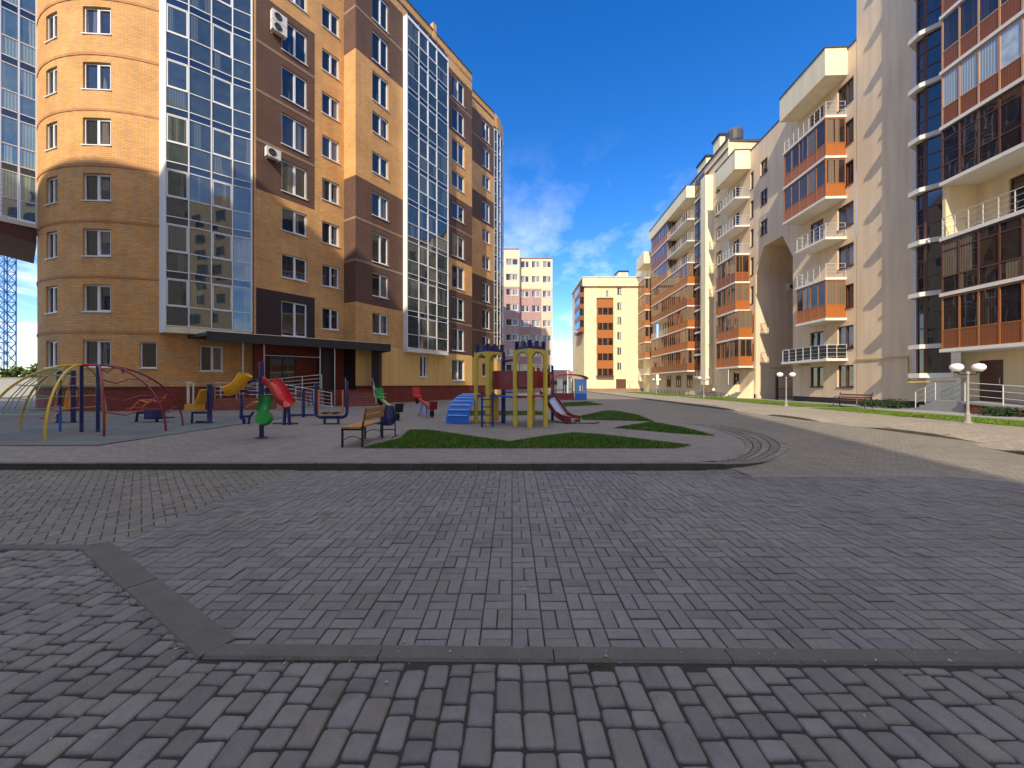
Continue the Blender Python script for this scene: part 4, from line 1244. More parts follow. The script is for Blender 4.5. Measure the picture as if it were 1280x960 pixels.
# ---- small block farther on
BS=thing('apartment_building','narrow cream apartment block with one stack of orange balconies behind the long block','apartment building',(26,74,0))
fS2=FF(OFF-.3,79.8,67.1)
mb=MB(); wall(mb,fS2,0,fS2.L,0,25.5,[],0); mb.build('wall',M['far_yellow'],BS)
for k in range(7): balcony(BS,fS2,6.5,10.5,1.4,SL(k),'glazed' if k not in (0,6) else 'open',3.0,'panel','woodframe' if k not in (0,6) else 'white','balpane')
mb=MB(); mb.fbox(fS2,6.2,10.8,.002,1.7,24.0,26.2); mb.build('cornice',M['cream_white'],BS)
for k in range(7): window(BS,fS2,2,3.3,SL(k)+.8,SL(k)+2.4,2,'brownframe','pane','',.18)
mb=MB(); mb.fbox(fS2,0,fS2.L,-10,-.1,25.3,25.49); mb.build('roof',M['darkroof'],BS)

# ---- yellow building closing the street
BY=thing('apartment_building','pale yellow apartment house with one orange glazed column facing down the street','apartment building',(20,76,0))
yd=75.2
fY=F((14.6,yd),(29,yd)); uy=lambda px:(px-640)/465*yd-14.6
hs=[(uy(771.5),uy(777),1.6+(480-b)/6.19,1.6+(480-a)/6.19) for a,b in ((359,368),(378,387),(396,405),(415,424),(434,443),(453,462))]
hs.append((uy(757.5),uy(760.5),1.6+(480-370)/6.19,1.6+(480-363)/6.19))
mb=MB(); wall(mb,fY,0,fY.L,0,23,hs,0,.2)
fYs=F((14.6,90),(14.6,yd)); wall(mb,fYs,0,fYs.L,0,23,[],0); mb.build('wall',M['far_yellow'],BY)
for h in hs: window(BY,fY,h[0]+.01,h[1]-.01,h[2]+.01,h[3]-.01,1 if h[1]-h[0]<.7 else 2,'greymetal','farpane')
a,b=uy(745.5),uy(765.5)
for k in range(5):
    z0=3.3+3.05*k
    mb=MB(); mb.fbox(fY,a,b,.003,.7,z0+1.4,z0+3.04); o=mb.build('glazed_balcony',M['panel'],BY)
    g=MB()
    for q in range(3): g.fbox(fY,a+(b-a)*q/3+.06,a+(b-a)*(q+1)/3-.06,.003,.66,z0,z0+1.398)
    g.build('pane',M['darkpane'],o)
    fm=MB()
    for q in range(4): 
        u=a+(b-a)*q/3; u=min(max(u,a+.05),b-.05); fm.fbox(fY,u-.055,u+.055,.6,.72,z0,z0+1.398)
    fm.build('frame',M['woodframe'],o)
mb=MB(); mb.fbox(fY,a-.1,b+.1,.003,.8,3.0,3.29); mb.build('bay_slab',M['brownframe'],BY); mb=MB(); mb.fbox(fY,a,b,.003,.7,18.55,18.9); mb.build('bay_slab',M['brownframe'],BY)
mb=MB(); mb.fbox(fY,-.4,fY.L,.003,.45,21.3,22.9); mb.build('cornice',M['far_yellow'],BY)
mb=MB(); mb.fbox(fY,-.45,fY.L,-14,.5,23.0,23.18); mb.build('roof',M['cream_white'],BY)
ventbox(BY,fY,uy(774),uy(786),-3,-.5,23.2,24.4)
# overhanging dark bays on its left flank
for k in range(4):
    z0=12.2+2.35*k
    mb=MB(); mb.fbox(fYs,8.5,14.6,.003,.9,z0,z0+.95); o=mb.build('glazed_balcony',M['panel_brown'],BY)
    g=MB(); g.fbox(fYs,8.5,14.6,.003,.86,z0+.952,z0+2.34); g.build('pane',M['darkpane'],o)
mb=MB(); u=uy(770); mb.fbox(fY,u,u+2.0,.003,.1,.2,2.6); mb.build('door',M['brownframe'],BY)
mb=MB(); mb.fbox(fY,0,fY.L,.003,.12,0,.7); mb.build('plinth',M['tanband'],BY)

# ---- pink and cream building in the middle distance
BP=thing('apartment_building','pink and cream panel apartment block with rows of strip windows behind the play towers','apartment building',(3,76,0))
pd=73.5
def uxp(px): return (px-640)/465*pd
fK=F((uxp(612),pd),(uxp(649.3),pd)); fK2=F((uxp(649.3),pd+1.6),(uxp(690.5)+.17,pd+1.6))
def striped(f,parent,zt,rows,split):
    mb=MB()
    z=0
    for i in range(10):
        za,zb=i*2.98,(i+1)*2.98
        zb=min(zb,zt)
        if za>=zt: break
        h=[]
        a=za+1.25;b=za+2.55
        if b<zt-.4:
            n=max(2,int(f.L/2.1))
            for q in range(n):
                h.append((f.L*q/n+.25,f.L*(q+1)/n-.25,a,b))
        mt=0 if (i>=7) else 1
        def mk(u0,u1,mi):
            wall(mb,f,u0,u1,za,zb,[x for x in h if x[0]>=u0-.01 and x[1]<=u1+.01],mi,.15)
        s=f.L*split
        n=max(2,int(f.L/2.1)); s=f.L*round(split*n)/n
        if mt==0 or split>=1: mk(0,f.L,mt)
        else: mk(0,s,1); mk(s,f.L,2)
        for x in h: window(parent,f,x[0]+.01,x[1]-.01,x[2]+.01,x[3]-.01,2,'white','farpane')
    mb.face([f.p(0,0,zt),f.p(f.L,0,zt),f.p(f.L,-12,zt),f.p(0,-12,zt)],0)
    mb.build('wall',[M['far_yellow'],M['pink'],M['pinkcream']],parent)
striped(fK,BP,28.2,9,1.0); striped(fK2,BP,26.9,9,.62)
fKe=F((uxp(690.5)+.17,pd+1.6),(uxp(690.5)+.17,pd+13.6)); mb=MB(); wall(mb,fKe,0,12,0,26.9,[],0); wall(mb,F((uxp(649.3),pd),(uxp(649.3),pd+1.6)),0,1.6,0,28.2,[],0); mb.build('wall',M['pinkcream'],BP)
mb=MB(); mb.fbox(fK2,0,fK2.L,-.2,.1,26.9,27.05); mb.fbox(fK,0,fK.L,-.2,.1,28.2,28.35); mb.build('roof',M['redroof'],BP)

# ---- houses and hall far behind
def house(label,x,y,w,d,h,rh,wm,rm):
    o=thing('house',label,'house',(x,y,0))
    mb=MB(); mb.box(x-w/2,x+w/2,y,y+d,0,h); mb.build('wall',M[wm],o)
    mb=MB(); A=[(x-w/2-.3,y-.3,h),(x+w/2+.3,y-.3,h),(x+w/2+.3,y+d+.3,h),(x-w/2-.3,y+d+.3,h)]; r0=(x-w/2+.6,y+d/2,h+rh); r1=(x+w/2-.6,y+d/2,h+rh)
    mb.face([A[0],A[1],r1,r0]); mb.face([A[2],A[3],r0,r1]); mb.face([A[1],A[2],r1]); mb.face([A[3],A[0],r0]); mb.face(A[::-1]); mb.build('roof',M[rm],o)
    mb=MB(); mb.box(x-w*.25,x-w*.1,y-.05,y-.004,h*.4,h*.75); mb.build('window',M['farpane'],o)
    mb=MB(); mb.box(x+w*.1,x+w*.25,y-.05,y-.004,h*.4,h*.75); mb.build('window',M['farpane'],o)
house('small cream house with a dull red roof seen under the sky gap behind the pavilion',14.5,112,9,7,3.4,2.2,'cream_white','redroof')
house('long low house with a grey brown roof left of the red roofed house',18.9,140,8,8,4.5,2.6,'pinkcream','darkroof')
house('pale farther house right of the streetlight between the two street fronts',27.0,150,10,8,4.6,2.4,'cream_white','redroof')
SLt=thing('street_lamp','tall thin grey street lamp standing alone in the sky gap','street lamp',(9.0,60,0))
mb=MB(); mb.tube([(9.0,60,0),(9.0,60,9.6)],[.1,.06],8); mb.build('pole',M['greymetal'],SLt)
mb=MB(); mb.tube([(9.0,60,9.55),(9.3,60,9.95),(10.2,60,10.05)],.04,6); o=mb.build('arm',M['greymetal'],SLt)
mb=MB(); mb.box(10.0,10.6,59.88,60.12,9.98,10.1); mb.build('lamp_head',M['greymetal'],o)

# ---- block behind the photographer, whose shadow covers the yard
BB=thing('apartment_building','beige apartment slab behind the viewpoint that shades the whole yard','apartment building',(-20,-16,0))
by=-10.0
mb=MB()
mb.box(-56,-.2,by-13,by-.17,0,35.7); mb.build('wall',M['cream'],BB)
mb=MB(); mb.box(-26,-21.2,by-7,by-.3,35.7,38.0); mb.box(-21.2,-19.6,by-5,by-.2,35.7,36.9); mb.box(-39.5,-37.6,by-6,by-.6,35.7,37.0); mb.box(-8,-3,by-8,by-2,35.7,36.6); mb.build('lift_housing',M['cream_dark'],BB)
fBb=F((-.2,by),(-56,by))
mb=MB(); wall(mb,fBb,0,fBb.L,0,35.7,[(4+7*i,6.2+7*i,1.5+3.2*k,3.2+3.2*k) for i in range(8) for k in range(11)],0); mb.build('front_wall',M['cream'],BB)
for i in range(8):
    for k in range(11): window(BB,fBb,4.01+7*i,6.19+7*i,1.51+3.2*k,3.19+3.2*k,2,'brownframe','pane')

# ------------------------------------------------------------------ boundary wall, crane, trees on the left
BW=thing('boundary_wall','grey concrete boundary wall left of the brick tower','wall',(-58,41,0))
mb=MB(); mb.box(-95,-33,41,41.25,0,2.2); mb.build('wall_panel',M['concrete'],BW)
mb=MB(); mb.box(-95,-33,40.95,41.3,2.202,2.3); mb.build('coping',M['concrete'],BW)
CR=thing('tower_crane','blue lattice mast of a tower crane beyond the grey wall','crane',(-84.5,62,0))
mb=MB(); cx_,cy_=-84.4,62; s=.75
for sx in (-s,s):
    for sy in (-s,s): mb.tube([(cx_+sx,cy_+sy,0),(cx_+sx,cy_+sy,42)],.09,6)
for k in range(24):
    z=1.7*k
    for (a,b) in (((-s,-s),(s,-s)),((s,-s),(s,s)),((s,s),(-s,s)),((-s,s),(-s,-s))):
        mb.tube([(cx_+a[0],cy_+a[1],z),(cx_+b[0],cy_+b[1],z+1.7)],.05,5); mb.tube([(cx_+a[0],cy_+a[1],z),(cx_+b[0],cy_+b[1],z)],.05,5)
        mb.tube([(cx_+b[0],cy_+b[1],z),(cx_+a[0],cy_+a[1],z+1.7)],.05,5)
mb.build('mast',paint('crane_blue',(.05,.12,.38)),CR)
mb=MB(); mb.tube([(cx_-12,cy_,42.5),(cx_-40,cy_+10,42.5)],.3,5); mb.tube([(cx_,cy_,41.9),(cx_-12,cy_,42.6)],.4,6); mb.build('jib',paint('crane_jib_blue',(.05,.12,.38)),CR)
def tree(label,x,y,h,r,leaf='leaf',nl=1800,name='tree',cat='tree',group=None,ls=.16):
    o=thing(name,label,cat,(x,y,0),group)
    mb=MB(); mb.tube([(x,y,0),(x+.05,y,h*.35),(x,y+.05,h*.6),(x+.1,y,h*.85)],[.05*h*.5,.04*h*.5,.025*h*.5,.008*h],7)
    for i in range(7):
        a=random.uniform(0,6.28); z=h*random.uniform(.3,.7)
        mb.tube([(x,y,z),(x+math.cos(a)*r*.4,y+math.sin(a)*r*.4,z+h*.1),(x+math.cos(a)*r*.75,y+math.sin(a)*r*.75,z+h*.2)],[.03*h*.3,.02*h*.3,.006*h],5)
    mb.build('trunk',M['bark'],o)
    cl=[(Vector((x+random.gauss(0,r*.42),y+random.gauss(0,r*.42),h*random.uniform(.38,.92))),r*random.uniform(.22,.45)) for _ in range(16)]
    mb=MB()
    for _ in range(nl):
        c,rr=random.choice(cl)
        d=Vector((random.gauss(0,1),random.gauss(0,1),random.gauss(0,1))).normalized()*rr*random.uniform(.4,1.05)
        p=c+d; a=Vector((random.gauss(0,1),random.gauss(0,1),random.gauss(0,.6))).normalized()*ls; b=a.orthogonal().normalized()*ls*.6
        mb.face([p-a,p+b,p+a,p-b])
    mb.build('crown',M[leaf],o); return o
tg='bushy trees behind the grey wall'
for i,(x,y,h,r,lb) in enumerate(((-74.5,56,4.6,1.9,'leftmost low green tree behind the grey boundary wall'),(-70.8,56,4.9,1.8,'taller green tree at the middle of the row behind the grey wall'),(-67.5,55,4.4,1.8,'green tree behind the grey wall nearest the brick tower'))):
    tree(lb,x,y,h,r,'leaf',1300,group=tg,ls=.2)
def shrub(label,x,y,h,r,leaf,group=None):
    o=thing('shrub',label,'shrub',(x,y,SWZ),group)
    mb=MB()
    for i in range(9):
        a=random.uniform(0,6.28); mb.tube([(x,y,SWZ),(x+math.cos(a)*r*.6,y+math.sin(a)*r*.6,SWZ+h*.6)],[.02,.006],5)
    mb.build('stem',M['bark'],o)
    mb=MB()
    for _ in range(700):
        d=Vector((random.gauss(0,.45),random.gauss(0,.45),abs(random.gauss(0,.5))))
        p=Vector((x+d.x*r,y+d.y*r,SWZ+.05+min(d.z,1)*h)); a=Vector((random.gauss(0,1),random.gauss(0,1),random.gauss(0,.8))).normalized()*.07; b=a.orthogonal().normalized()*.035
        mb.face([p-a,p+b,p+a,p-b])
    mb.build('foliage',M[leaf],o)
shrub('low dark evergreen shrub against the black plinth beside the steps',23.2,22.7,.5,.8,'leafdark','dark shrubs along the right wall')
shrub('smaller dark shrub just left of the dark evergreen by the steps',23.35,24.2,.4,.6,'leafdark','dark shrubs along the right wall')
shrub('dark shrub hugging the foot of the brick ramp at the right edge',22.6,17.2,.35,.7,'leafdark','dark shrubs along the right wall')

# ------------------------------------------------------------------ lamps on the right
def lamp(x,y,label,rz=0):
    o=thing('street_lamp',label,'street lamp',(x,y,SWZ),'twin globe lamps along the right lawn')
    b=Vector((x,y,SWZ))
    mb=MB(); mb.lathe([(.14,0),(.14,.04),(.085,.07),(.07,.35),(.05,.42),(.042,.5),(.036,1.82),(.06,1.84),(.06,1.9),(.03,1.95)],b,12); mb.build('pole',M['lamppole'],o)
    mb=MB(); mb.tube([b+Vector((-.42,0,1.92)),b+Vector((-.3,0,1.84)),b+Vector((0,0,1.82)),b+Vector((.3,0,1.84)),b+Vector((.42,0,1.92))],.022,6); mb.build('arm',M['black'],o)
    for s in (-.42,.42):
        mb=MB(); mb.lathe([(.05,-.15),(.10,-.13),(.165,-.065),(.19,.0),(.18,.07),(.125,.135),(.04,.16)],b+Vector((s,0,2.09)),16); g=mb.build('globe',M['globe'],o)
        mb=MB(); mb.lathe([(.03,-.2),(.07,-.19),(.075,-.155)],b+Vector((s,0,2.09)),12); mb.build('collar',M['black'],g)
    return o
lamp(17.15,14.0,'nearest twin globe lamp at the edge of the sunny pavement')
lamp(18.35,24.9,'twin globe lamp on the lawn in front of the passage')
lamp(20.0,38.8,'twin globe lamp on the lawn by the glazed stair column')
lamp(20.6,53,'small distant twin globe lamp before the long balcony block')
lamp(20.9,66,'farthest twin globe lamp near the narrow cream block')
# bench on the right
def iron_bench(x,y,ang,label):
    o=thing('park_bench',label,'bench',(x,y,SWZ))
    Mx=Matrix.Translation((x,y,SWZ))@Matrix.Rotation(ang,4,'Z')
    T=lambda p:Mx@Vector(p)
    mb=MB()
    for i in range(3): mb.hexa([T(q) for q in ((-.85,-.22+.15*i,.43),(.85,-.22+.15*i,.43),(.85,-.1+.15*i,.43),(-.85,-.1+.15*i,.43),(-.85,-.22+.15*i,.46),(.85,-.22+.15*i,.46),(.85,-.1+.15*i,.46),(-.85,-.1+.15*i,.46))])
    mb.build('seat',M['brownframe'],o)
    mb=MB()
    for i in range(2): mb.hexa([T(q) for q in ((-.85,.24+.03*i,.58+.16*i),(.85,.24+.03*i,.58+.16*i),(.85,.27+.03*i,.58+.16*i),(-.85,.27+.03*i,.58+.16*i),(-.85,.26+.03*i,.68+.16*i),(.85,.26+.03*i,.68+.16*i),(.85,.29+.03*i,.68+.16*i),(-.85,.29+.03*i,.68+.16*i))])
    mb.build('backrest',M['brownframe'],o)
    for s in (-.9,.9):
        mb=MB(); mb.tube([T((s,-.3,0)),T((s,-.24,.3)),T((s,-.24,.62)),T((s,.1,.66)),T((s,.22,.5)),T((s,.30,.95))],.03,6); mb.tube([T((s,.3,0)),T((s,.2,.25)),T((s,.22,.5))],.03,6); mb.tube([T((s,-.24,.4)),T((s,.2,.4))],.025,6)
        mb.build('end_frame',M['black'],o)
    return o
iron_bench(21.3,23.3,R(-78),'dark iron framed bench on the path under the ground floor windows')
# gate and fence at the passage
GT=thing('gate_frame','black steel gate posts standing before the passage','gate',(23.9,35,SWZ))
for (px,d) in ((971,34.6),(996,33.6)):
    x=(px-640)/465*d; mb=MB(); mb.box(x-.08,x+.08,d-.08,d+.08,SWZ,2.6); mb.build('post',M['black'],GT)
mb=MB(); xa=(971-640)/465*34.6; xb=(996-640)/465*33.6
for z in (.35,1.2): mb.tube([(xa,34.6,z),(xb,33.6,z)],.025,6)
for k in range(12): 
    t=k/12; mb.tube([(xa+(xb-xa)*t,34.6-t,.3),(xa+(xb-xa)*t,34.6-t,1.2)],.012,5)
mb.build('leaf',M['black'],GT)
def lowfence(label,pts):
    o=thing('fence',label,'fence',pts[0]+(SWZ,),'low pipe fences on the right lawn')
    mb=rail_run([(p[0],p[1],SWZ) for p in pts],.55,2,.018,1.4); mb.build('rails',M['black'],o)
lowfence('low black pipe fence along the lawn before the glazed stair column',[(21.2,36.5),(21.9,44.0)])
lowfence('low black pipe fence along the lawn before the long balcony block',[(22.3,47.0),(23.2,64.0)])
# entrance porch of the middle block
PC=thing('entrance_porch','cream entrance porch with sloping side walls left of the passage','porch',(23.9,40.5,SWZ))
fq=FF(OFF,41.4,38.6)
mb=MB(); mb.plate([fq.p(0,1.7,.1),fq.p(0,.02,.1),fq.p(0,.02,2.0)],.2); mb.build('side_wall',M['cream'],PC); mb=MB(); mb.plate([fq.p(2.6,1.7,.1),fq.p(2.6,.02,.1),fq.p(2.6,.02,2.0)],.2); mb.build('side_wall',M['cream'],PC)
mb=MB()
for k in range(4): mb.fbox(fq,.1,2.5,.02,1.6-.35*k,.1+.15*k,.25+.15*k)
mb.build('steps',M['concrete'],PC)
# bicycle by the fence
BK=thing('bicycle','dark bicycle with a white bag leaning by the low lawn fence','bicycle',(21.0,39.8,SWZ))
def wheel(mb,c,r,ax): 
    c=Vector(c); ax=Vector(ax).normalized(); u=Vector((0,0,1)); v=ax.cross(u)
    mb.tube([c+(u*math.cos(t)+v*math.sin(t))*r for t in [2*math.pi*i/20 for i in range(20)]],.025,6,0,True)
    for i in range(8):
        t=2*math.pi*i/8; mb.tube([c,c+(u*math.cos(t)+v*math.sin(t))*r],.005,4)
bx,byy=21.0,39.8
for s in (-.5,.5):
    mb=MB(); wheel(mb,(bx+s*.94,byy-s*.34,SWZ+.34),.33,(.34,.94,0)); mb.build('wheel',M['tyre'],BK)
mb=MB(); q=lambda s,z:(bx+s*.94,byy-s*.34,SWZ+z)
for a,b in (((-.5,.34),(-.1,.34)),((-.1,.34),(-.25,.85)),((-.25,.8),(.35,.8)),((-.1,.34),(.35,.75)),((.5,.34),(.33,.95)),((-.5,.34),(-.25,.8))): mb.tube([q(*a),q(*b)],.02,6)
mb.tube([(bx+.33*.94-.1,byy-.11-.25,SWZ+.97),(bx+.33*.94+.1,byy-.11+.25,SWZ+.97)],.014,6); mb.build('frame',M['magenta'],BK)
mb=MB(); mb.lathe([(.02,-.03),(.11,0),(.1,.05),(.03,.06)],q(-.27,.87),10); mb.build('saddle',M['black'],BK)
mb=MB(); mb.lathe([(.05,-.15),(.15,-.1),(.17,.05),(.1,.15),(.03,.18)],q(.5,.85),10); tag(mb.build('bag',M['white']),'small white bag hanging on the bicycle handlebar','bag')

# ------------------------------------------------------------------ PLAYGROUND
Z=PLZ
def arcpts(top,foot,n=14,bulge=1.0):
    top=Vector(top);foot=Vector(foot); out=[]
    for i in range(n+1):
        t=math.pi/2*i/n
        h=foot-top; out.append(Vector((top.x+h.x*math.sin(t),top.y+h.y*math.sin(t),foot.z+(top.z-foot.z)*math.cos(t))))
    return out
CD=thing('climbing_dome','pipe and rope climbing dome, yellow arches left, dark red arches right','climbing frame',(-12.9,11.3,Z))
T1=(-13.08,11.3,2.18);T2=(-12.58,11.3,2.18)
zr=Z+.006
yf=[(-12.0,9.55,zr),(-14.3,10.05,zr),(-15.6,11.8,zr),(-14.6,13.4,zr)]
rf_=[(-11.35,10.35,zr),(-10.75,11.55,zr),(-11.5,13.0,zr)]
YA=[arcpts(T1,p) for p in yf]; RA=[arcpts(T2,p) for p in rf_]
for a in YA:
    mb=MB(); mb.tube(a,.029,8); mb.build('arch',M['yellow'],CD)
for a in RA:
    mb=MB(); mb.tube(a,.029,8); mb.build('arch',M['magenta'],CD)
mb=MB()
for A,B in zip(YA,YA[1:]):
    for i in (3,5,7,9,11): mb.tube([A[i],(A[i]+B[i])/2-Vector((0,0,.04)),B[i]],.014,6)
    for i,j in ((3,5),(5,7),(7,9),(9,11)):
        for t in (.35,.7): mb.tube([A[i].lerp(B[i],t),A[j].lerp(B[j],t)],.012,5)
mb.build('rope_net',M['olive'],CD)
mb=MB()
for A,B in zip(RA,RA[1:]):
    for i in (3,6,9,11):
        m1=A[i].lerp(B[i],.35)+Vector((0,0,-.12)); m2=A[i].lerp(B[i],.68)+Vector((0,0,.02))
        mb.tube([A[i],m1,m2,B[i]],.02,6)
mb.build('rung',M['magenta'],CD)
for p in (T1,T2):
    mb=MB(); mb.tube([(p[0],p[1],zr),(p[0],p[1],2.2)],.045,8); mb.build('post',M['blue'],CD)
mb=MB(); mb.tube([T1,T2],.035,8); mb.build('top_bar',M['red'],CD)
mb=MB(); mb.tube([(-13.85,11.4,zr),(-13.85,11.4,.95)],.03,8); mb.tube([(-13.85,11.4,.9),(-14.4,11.6,.85)],.022,6); mb.build('side_post',M['cyan'],CD)

EG='outdoor exercise machines on the playground'
def machine(name,label,x,y): return thing(name,label,'exercise machine',(x,y,Z),EG)
# twin post swing seat
m=machine('exercise_machine','two post navy machine with a hanging orange and yellow seat behind the climbing dome',-16.9,14.1)
for s in (-.27,.27):
    mb=MB(); mb.tube([(-16.9+s,14.1,Z),(-16.9+s,14.1,2.1)],.07,10); mb.lathe([(.12,0),(.12,.03)],(-16.9+s,14.1,Z),12); mb.build('post',M['blue'],m)
mb=MB(); mb.tube([(-17.17,14.1,2.0),(-16.63,14.1,2.0)],.04,8); mb.build('cross_bar',M['blue'],m)
mb=MB(); mb.box(-17.1,-16.72,13.8,14.2,.62,.72); mb.plate([(-17.1,14.2,.72),(-16.72,14.2,.72),(-16.72,14.3,1.35),(-17.1,14.3,1.35)],.06); mb.build('seat',M['mustard'],m)
mb=MB()
for s in (-.2,.2): mb.tube([(-16.9+s,14.1,2.0),(-16.9+s,14.0,1.3),(-16.9+s,13.95,.7)],.02,6)
mb.tube([(-17.1,13.8,.66),(-17.15,13.5,.35),(-16.7,13.5,.35),(-16.72,13.8,.66)],.022,6); mb.build('hanger',M['orangep'],m)
# rower
x,y=-14.0,14.3
m=machine('exercise_machine','low rowing machine with orange handles and a navy base right of the climbing dome',x,y)
mb=MB(); mb.tube([(x-.45,y,Z),(x-.4,y,Z+.35),(x+.3,y,Z+.4),(x+.35,y,Z)],.05,8); mb.box(x+.05,x+.5,y-.2,y+.2,Z+.12,Z+.5); mb.build('base',M['blue'],m)
mb=MB(); mb.tube([(x-.45,y-.2,Z+.5),(x-.1,y-.2,Z+.85),(x+.25,y-.2,Z+.75),(x+.5,y-.2,Z+.95)],.025,6); mb.tube([(x-.45,y+.2,Z+.5),(x-.1,y+.2,Z+.85),(x+.25,y+.2,Z+.75),(x+.5,y+.2,Z+.95)],.025,6); mb.tube([(x-.1,y-.25,Z+.85),(x-.1,y+.25,Z+.85)],.025,6); mb.build('handle',M['orangep'],m)
mb=MB(); mb.box(x-.65,x-.3,y-.18,y+.18,Z+.5,Z+.56); mb.build('seat',M['red'],m)
mb=MB(); mb.tube([(x+.4,y-.1,Z+.15),(x+.85,y-.1,Z+.2)],.02,6); mb.box(x+.75,x+.95,y-.22,y+.1,Z+.16,Z+.2); mb.build('pedal',M['black'],m)
# yellow chair press
x,y=-11.6,13.9
m=machine('exercise_machine','chest press machine with a yellow chair and a stout navy post',x,y)
mb=MB(); mb.tube([(x+.3,y,Z),(x+.3,y,Z+1.45)],.085,10); mb.lathe([(.14,0),(.14,.03)],(x+.3,y,Z),12); mb.build('post',M['blue'],m)
mb=MB(); mb.tube([(x-.28,y-.1,Z),(x-.26,y-.1,Z+.4),(x+.25,y,Z+.4)],.045,8); mb.tube([(x-.2,y,Z+.05),(x+.25,y,Z+.05)],.04,8); mb.build('base',M['blue'],m)
mb=MB(); mb.box(x-.45,x-.05,y-.22,y+.22,Z+.5,Z+.72); mb.plate([(x-.08,y-.22,Z+.7),(x-.08,y+.22,Z+.7),(x+.14,y+.22,Z+1.25),(x+.14,y-.22,Z+1.25)],.06); mb.build('chair',M['mustard'],m)
mb=MB(); mb.tube([(x-.05,y-.3,Z+.75),(x-.05,y-.3,Z+1.5),(x-.3,y-.3,Z+1.52)],.025,6); mb.tube([(x-.28,y-.25,Z+.75),(x-.28,y-.25,Z+1.5)],.04,6); mb.build('lever',M['greymetal'],m)
# ball chute post
x,y=-6.8,10.1
m=thing('ball_chute','navy post carrying yellow green and red ball chutes in the middle of the plaza','play equipment',(x,y,Z))
mb=MB(); mb.tube([(x,y,Z),(x,y,2.2)],.058,12); mb.lathe([(.16,0),(.16,.02),(.06,.03)],(x,y,Z),14); mb.build('post',M['blue'],m)
def chute(path,w,h,mat,name='chute'):
    """open trough swept along a path, with raised curved sides"""
    mb=MB(); prof=[]
    for i in range(9):
        a=math.pi*i/8; prof.append((-math.cos(a)*w, h-math.sin(a)*h))
    rings=[]
    P=[Vector(p) for p in path]
    for i,p in enumerate(P):
        d=(P[min(i+1,len(P)-1)]-P[max(i-1,0)]).normalized()
        r=d.cross(Vector((0,0,1))).normalized(); up=r.cross(d)
        rings.append(([p+r*a+up*b for a,b in prof],[p+r*a*1.1+up*(b*1.0-.03) for a,b in prof]))
    for (A,a2),(B,b2) in zip(rings,rings[1:]):
        for k in range(8):
            mb.face([A[k],A[k+1],B[k+1],B[k]],0,None,True); mb.face([a2[k+1],a2[k],b2[k],b2[k+1]],0,None,True)
        for k in (0,8): mb.face([A[k],B[k],b2[k],a2[k]])
    for e in (0,-1):
        A,a2=rings[e]
        for k in range(8): mb.face([A[k],a2[k],a2[k+1],A[k+1]])
    return mb
mb=chute([(x-.30,y+.02,1.80),(x-.38,y+.0,1.66),(x-.48,y-.04,1.50),(x-.62,y-.08,1.37),(x-.80,y-.14,1.30)],.22,.24,'mustard'); o=mb.build('chute',M['mustard'],m)
mb=MB(); mb.tube([(x,y,1.78),(x-.45,y,1.6)],.03,8); mb.tube([(x,y,1.35),(x-.6,y-.05,1.42)],.03,8); mb.build('bracket',M['blue'],m)
mb=chute([(x+.12,y+.0,1.6),(x+.3,y-.03,1.5),(x+.45,y-.08,1.3),(x+.58,y-.12,1.1),(x+.75,y-.15,.98)],.205,.24,'red'); mb.build('chute',M['red'],m)
mb=MB(); mb.tube([(x,y,1.45),(x+.4,y-.03,1.35)],.03,8); mb.build('bracket',M['blue'],m)
mb=chute([(x+.26,y-.06,1.27),(x+.26,y-.14,1.05),(x+.27,y-.29,.85)],.15,.16,'green'); mb.build('chute',M['green'],m)
mb=MB(); c=Vector((x+.29,y-.39,.73)); ax=Vector((.1,-1,.35)).normalized(); u=ax.orthogonal().normalized(); v=ax.cross(u)
ring=[c+(u*math.cos(t)+v*math.sin(t))*.19 for t in [2*math.pi*i/24 for i in range(24)]]; ring2=[p-ax*.16 for p in ring]
mb.face(ring); mb.face(ring2[::-1])
for i in range(24): mb.face([ring2[i],ring2[(i+1)%24],ring[(i+1)%24],ring[i]],0,None,True)
mb.build('bucket',M['green'],m)
# stepper left behind the post
x,y=-9.9,13.6
m=machine('exercise_machine','navy stepper with splayed feet and an orange pedal behind the yellow chute',x,y)
mb=MB(); mb.tube([(x,y,Z+.3),(x,y,Z+1.1)],.055,8); mb.tube([(x,y,Z+.35),(x-.02,y,Z+.25),(x+.1,y,Z+.15),(x+.1,y,Z)],.055,8); mb.tube([(x+.45,y,Z+.45),(x+.3,y,Z+.25),(x+.27,y,Z)],.045,8); mb.tube([(x,y,Z+.28),(x+.35,y,Z+.28)],.05,8); mb.build('frame',M['blue'],m)
mb=MB(); mb.tube([(x-.3,y-.05,Z+1.08),(x+.3,y-.05,Z+1.08)],.025,6); mb.build('handle',M['magenta'],m)
mb=MB(); mb.plate([(x+.3,y-.2,Z+.62),(x+.6,y-.2,Z+.82),(x+.6,y+.05,Z+.82),(x+.3,y+.05,Z+.62)],.05); mb.build('pedal',M['orangep'],m)
# twister behind the red chute
x,y=-8.05,13.3
m=machine('exercise_machine','navy twist machine with orange grips behind the red chute',x,y)
mb=MB(); 
for s in (-.1,.1): mb.tube([(x+s,y,Z),(x+s*.5,y,Z+.75)],.055,8)
mb.tube([(x-.5,y,Z+.06),(x+.4,y,Z+.06)],.03,6); mb.build('frame',M['blue'],m)
mb=MB(); mb.tube([(x-.25,y-.1,Z+.55),(x,y-.1,Z+.72),(x+.12,y-.1,Z+.95)],.035,6); mb.tube([(x-.25,y+.12,Z+.5),(x+.05,y+.1,Z+.7),(x-.2,y+.1,Z+.95)],.035,6); mb.build('handle',M['orangep'],m)
